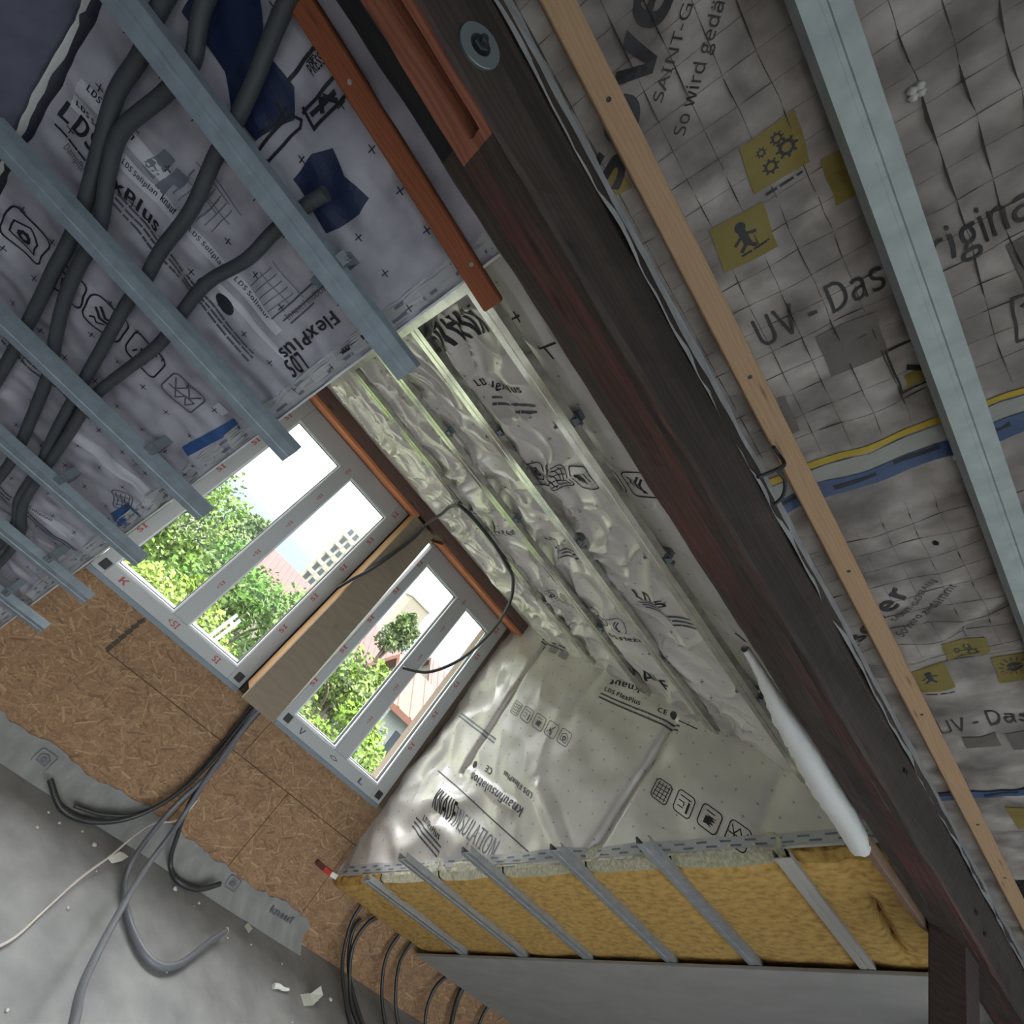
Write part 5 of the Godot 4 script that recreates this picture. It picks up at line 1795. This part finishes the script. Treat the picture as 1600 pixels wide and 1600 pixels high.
func debris() -> void:
	# ---- grey foil skirt folded out at the foot of the front wall
	var g := G.new()
	var n := 140
	for i in n + 1:
		var x := lerpf(-3.3, 0.06, float(i) / n)
		var top := 0.105 + 0.022 * nz.get_noise_2d(x * 170, 5) + 0.010 * nr.get_noise_2d(x * 700, 3)
		if i == n:
			top = 0.09
		for j in 7:
			var q := j / 6.0
			var y := top * (1.0 - q) + 0.002
			var z := 0.005 + 0.085 * pow(q, 5.0) + 0.003 * nr.get_noise_2d(x * 160, q * 40) * q + 0.002
			g.vert(Vector3(x, y, z), Vector3(0, 0.35, 0.94))
	for i in n:
		for j in 6:
			var k := i * 7 + j
			g.idx(k, k + 1, k + 8)
			g.idx(k, k + 8, k + 7)
	var sk := thing("foil_skirt", "dusty grey foil skirt along the foot of the strand boards", "foil strip")
	part("foil", g, M.concrete, sk)
	var S := Surf.new(Vector3(0, 0, 0.010), Vector3.RIGHT, Vector3.UP, Vector3.BACK, func(_a, b): return 0.03 * pow(clampf(1.0 - b / 0.105, 0, 1), 2))
	pictogram(sk, S, Vector2(-1.83, 0.06), 0.09, 0.06, 0, "roll", M.ink_soft, 0.004)
	pictogram(sk, S, Vector2(-0.56, 0.065), 0.08, 0.05, 0, "tool", M.ink_soft, 0.004)
	lettering(sk, S, "knauf", -0.25, 0.05, 2, 0.18, 0.03, M.ink_soft, true, 0.003)

	# ---- litter
	var paper := func(c: Vector3, a: float, q: Array, m: Material, label: String, cat: String, called: String) -> void:
		var pg := G.new()
		var bs := Basis(Vector3.UP, a)
		for k in range(0, q.size(), 4):
			var p := []
			for j in 4:
				p.append(c + bs * Vector3(q[k + j][0], q[k + j][1], q[k + j][2]))
			pg.quad(p[0], p[1], p[2], p[3], Vector3.UP)
			for j in 4:
				var u: Vector3 = p[j]
				var v: Vector3 = p[(j + 1) % 4]
				pg.quad(u, v, v - Vector3(0, 0.0012, 0), u - Vector3(0, 0.0012, 0), (v - u).cross(Vector3.UP))
			pg.quad(p[0] - Vector3(0, 0.0012, 0), p[1] - Vector3(0, 0.0012, 0), p[2] - Vector3(0, 0.0012, 0), p[3] - Vector3(0, 0.0012, 0), Vector3.DOWN)
		tag(part(called, pg, m), label, cat)
	paper.call(Vector3(-1.262, 0.002, 0.205), 0.7, [[-0.055, 0.0, -0.012], [0.0, 0.018, -0.02], [0.005, 0.012, 0.022], [-0.045, 0.001, 0.016], [0.0, 0.018, -0.02], [0.05, 0.004, -0.026], [0.044, 0.018, 0.012], [0.005, 0.012, 0.022]], M.paper, "torn white paper scrap lying across the white wire", "paper scrap", "paper_scrap")
	paper.call(Vector3(0.06, 0.003, 0.335), 0.35, [[-0.06, 0.0, -0.028], [0.022, 0.006, -0.028], [0.022, 0.006, 0.028], [-0.06, 0.0, 0.028], [0.022, 0.006, -0.024], [0.066, 0.050, -0.020], [0.072, 0.040, 0.016], [0.022, 0.006, 0.026]], M.card, "folded greenish white cardboard tab on the floor near the hanging cables", "cardboard", "cardboard_tab")
	paper.call(Vector3(-0.375, 0.002, 0.125), 0.9, [[-0.022, 0.002, -0.02], [0.022, 0.004, -0.02], [0.024, 0.004, 0.02], [-0.022, 0.001, 0.02]], M.card, "small square grey tile chip beside the bright cable end", "chip", "chip")
	var fo := G.new()
	fo.tube(spline([Vector3(-0.225, 0.010, 0.385), Vector3(-0.185, 0.012, 0.372), Vector3(-0.15, 0.011, 0.370), Vector3(-0.105, 0.009, 0.352)], 6), 0.011, 9, 0.006)
	tag(part("foam_string", fo, M.paper), "short curved white foam string on the floor", "foam")
	var spots := [[-1.404, 0.213, 0.013], [-0.905, 0.173, 0.013], [-0.36, 0.215, 0.005], [0.262, 0.253, 0.012], [-1.667, 0.186, 0.006], [-1.599, 0.207, 0.007], [-1.683, 0.296, 0.007], [-1.48, 0.175, 0.006], [-1.425, 0.561, 0.007], [-0.739, 0.165, 0.008], [-0.534, 0.260, 0.005], [-1.509, 0.974, 0.006], [-0.901, 0.594, 0.005], [-0.122, 0.215, 0.005], [-0.77, 0.20, 0.004], [-1.35, 0.33, 0.004], [-0.10, 0.50, 0.005], [0.15, 0.30, 0.004]]
	var names := {0: "pale crumb beside the dark curling cable", 1: "white crumb touching the cable that curls right", 3: "pale flat crumb right of the cardboard tab"}
	for k in spots.size():
		var q: Array = spots[k]
		var cg := G.new()
		cg.blob(Vector3(q[0], q[2] * 0.45, q[1]), Vector3(q[2], q[2] * 0.5, q[2] * 0.8), nz, 0.5, 6)
		if names.has(k):
			tag(part("crumb", cg, M.crumb), names[k], "crumb", "")
		else:
			tag(part("crumb", cg, M.crumb), "tiny pale crumb on the grey concrete floor", "crumb", "tiny floor crumbs")


func outside() -> void:
	var lawn := G.new()
	lawn.ab(Vector3(-110, -9.4, -118), Vector3(130, -9.0, -0.6), 0)
	tag(part("lawn", lawn, M.lawn), "green ground far below the windows", "ground", "", "structure")
	var gr := Color(0.13, 0.24, 0.045)
	tree("tall light green tree at the left edge of the left window", ray(0.03, -0.145, -0.991, 17), Vector3(2.3, 2.6, 2.3), 9000, 0.17, gr, 1)
	tree("broad green tree filling the lower right pane of the left window", ray(0.245, -0.172, -0.954, 15), Vector3(2.5, 2.0, 2.2), 9000, 0.16, Color(0.09, 0.20, 0.045), 2)
	tree("yellow green bush at the bottom of the left window's left pane", ray(0.16, -0.235, -0.955, 11), Vector3(1.7, 1.0, 1.4), 6000, 0.12, Color(0.19, 0.30, 0.05), 3)
	tree("bright green tree in the middle of the right window", ray(0.47, -0.165, -0.862, 12), Vector3(1.5, 1.5, 1.5), 9000, 0.12, Color(0.16, 0.28, 0.05), 4)
	tree("lower bright green bush at the bottom of right window", ray(0.545, -0.225, -0.83, 10), Vector3(1.3, 0.9, 1.3), 6000, 0.10, Color(0.17, 0.30, 0.05), 5)
	tree("round distant tree above the red roof in the left pane", ray(0.147, -0.052, -0.989, 46), Vector3(2.6, 2.0, 2.6), 4000, 0.35, Color(0.12, 0.20, 0.10), 6)
	tree("dark tree before the beige gable in the right window", ray(0.482, 0.018, -0.875, 30), Vector3(1.1, 1.5, 1.1), 3500, 0.24, Color(0.10, 0.17, 0.08), 7)
	tree("dark tree between the red roofs beside the window mullion", ray(0.17, -0.12, -0.98, 26), Vector3(2.2, 1.6, 2.0), 6000, 0.22, Color(0.10, 0.20, 0.09), 8)
	house("distant house with red gabled roof in the left pane", Vector3(6.6, -4.6, -56.0), 8.0, 5.6, 6, 3.1, PI / 2, M.rooftile, M.white_wall)
	house("house with level red roof ridge before the tower block", Vector3(9.4, -2.6, -38.5), 6.4, 5.0, 7, 2.4, 0.0, M.rooftile, M.render_wall)
	house("house with brown red roof behind the bright green tree", Vector3(15.0, -0.7, -27.5), 5.6, 4.4, 8, 2.0, 0.0, M.rooftile, M.render_wall)
	house("low building with orange tiled roof and pale wall in the right pane", Vector3(7.95, 0.5, -10.9), 3.7, 2.0, 9, 0.75, 0.0, M.roof_orange, M.white_wall)
	house("small far roof with ribbed tiles above the orange roof", Vector3(16.1, 1.0, -21.8), 3.6, 3.0, 9, 1.2, 0.0, M.rooftile, M.render_wall)
	M.render_wall = mat(Color(0.42, 0.405, 0.37), 0.9)
	tower("pale apartment tower leaning against the sky in the left window", ray(0.297, -0.20, -0.957, 125), 6.6, 9.0, 13, -0.30)
	var bg := G.new()
	var c := ray(0.472, 0.02, -0.88, 90)
	bg.box(Transform3D(Basis(Vector3.UP, -0.2), Vector3(c.x, -1.0, c.z)), Vector3(4.4, 20.0, 5.0), 0.03)
	bg.box(Transform3D(Basis(Vector3.UP, -0.2), Vector3(c.x, 9.1, c.z)), Vector3(4.7, 0.3, 5.3), 0.03)
	tag(part("gable_block", bg, M.beige), "windowless beige block with flat roof in the right window", "building")
	# two white pipes outside the left window
	var pp := G.new()
	var p0 := ray(0.2335, -0.212, -0.952, 3.46)
	var p1 := ray(0.2415, -0.158, -0.957, 3.46)
	for e in [Vector3.ZERO, Vector3(0.04, -0.01, 0)]:
		pp.tube(PackedVector3Array([p0 + e - Vector3(0, 0.012, 0), p1 + e]), 0.011, 10)
	pp.bar(p1 + Vector3(0, -0.05, 0), p1 + Vector3(0.045, -0.06, 0), Vector3.UP, 0.02, 0.02, 0.002)
	tag(part("railing_posts", pp, M.bead), "pair of thin white posts just outside the left window", "railing")
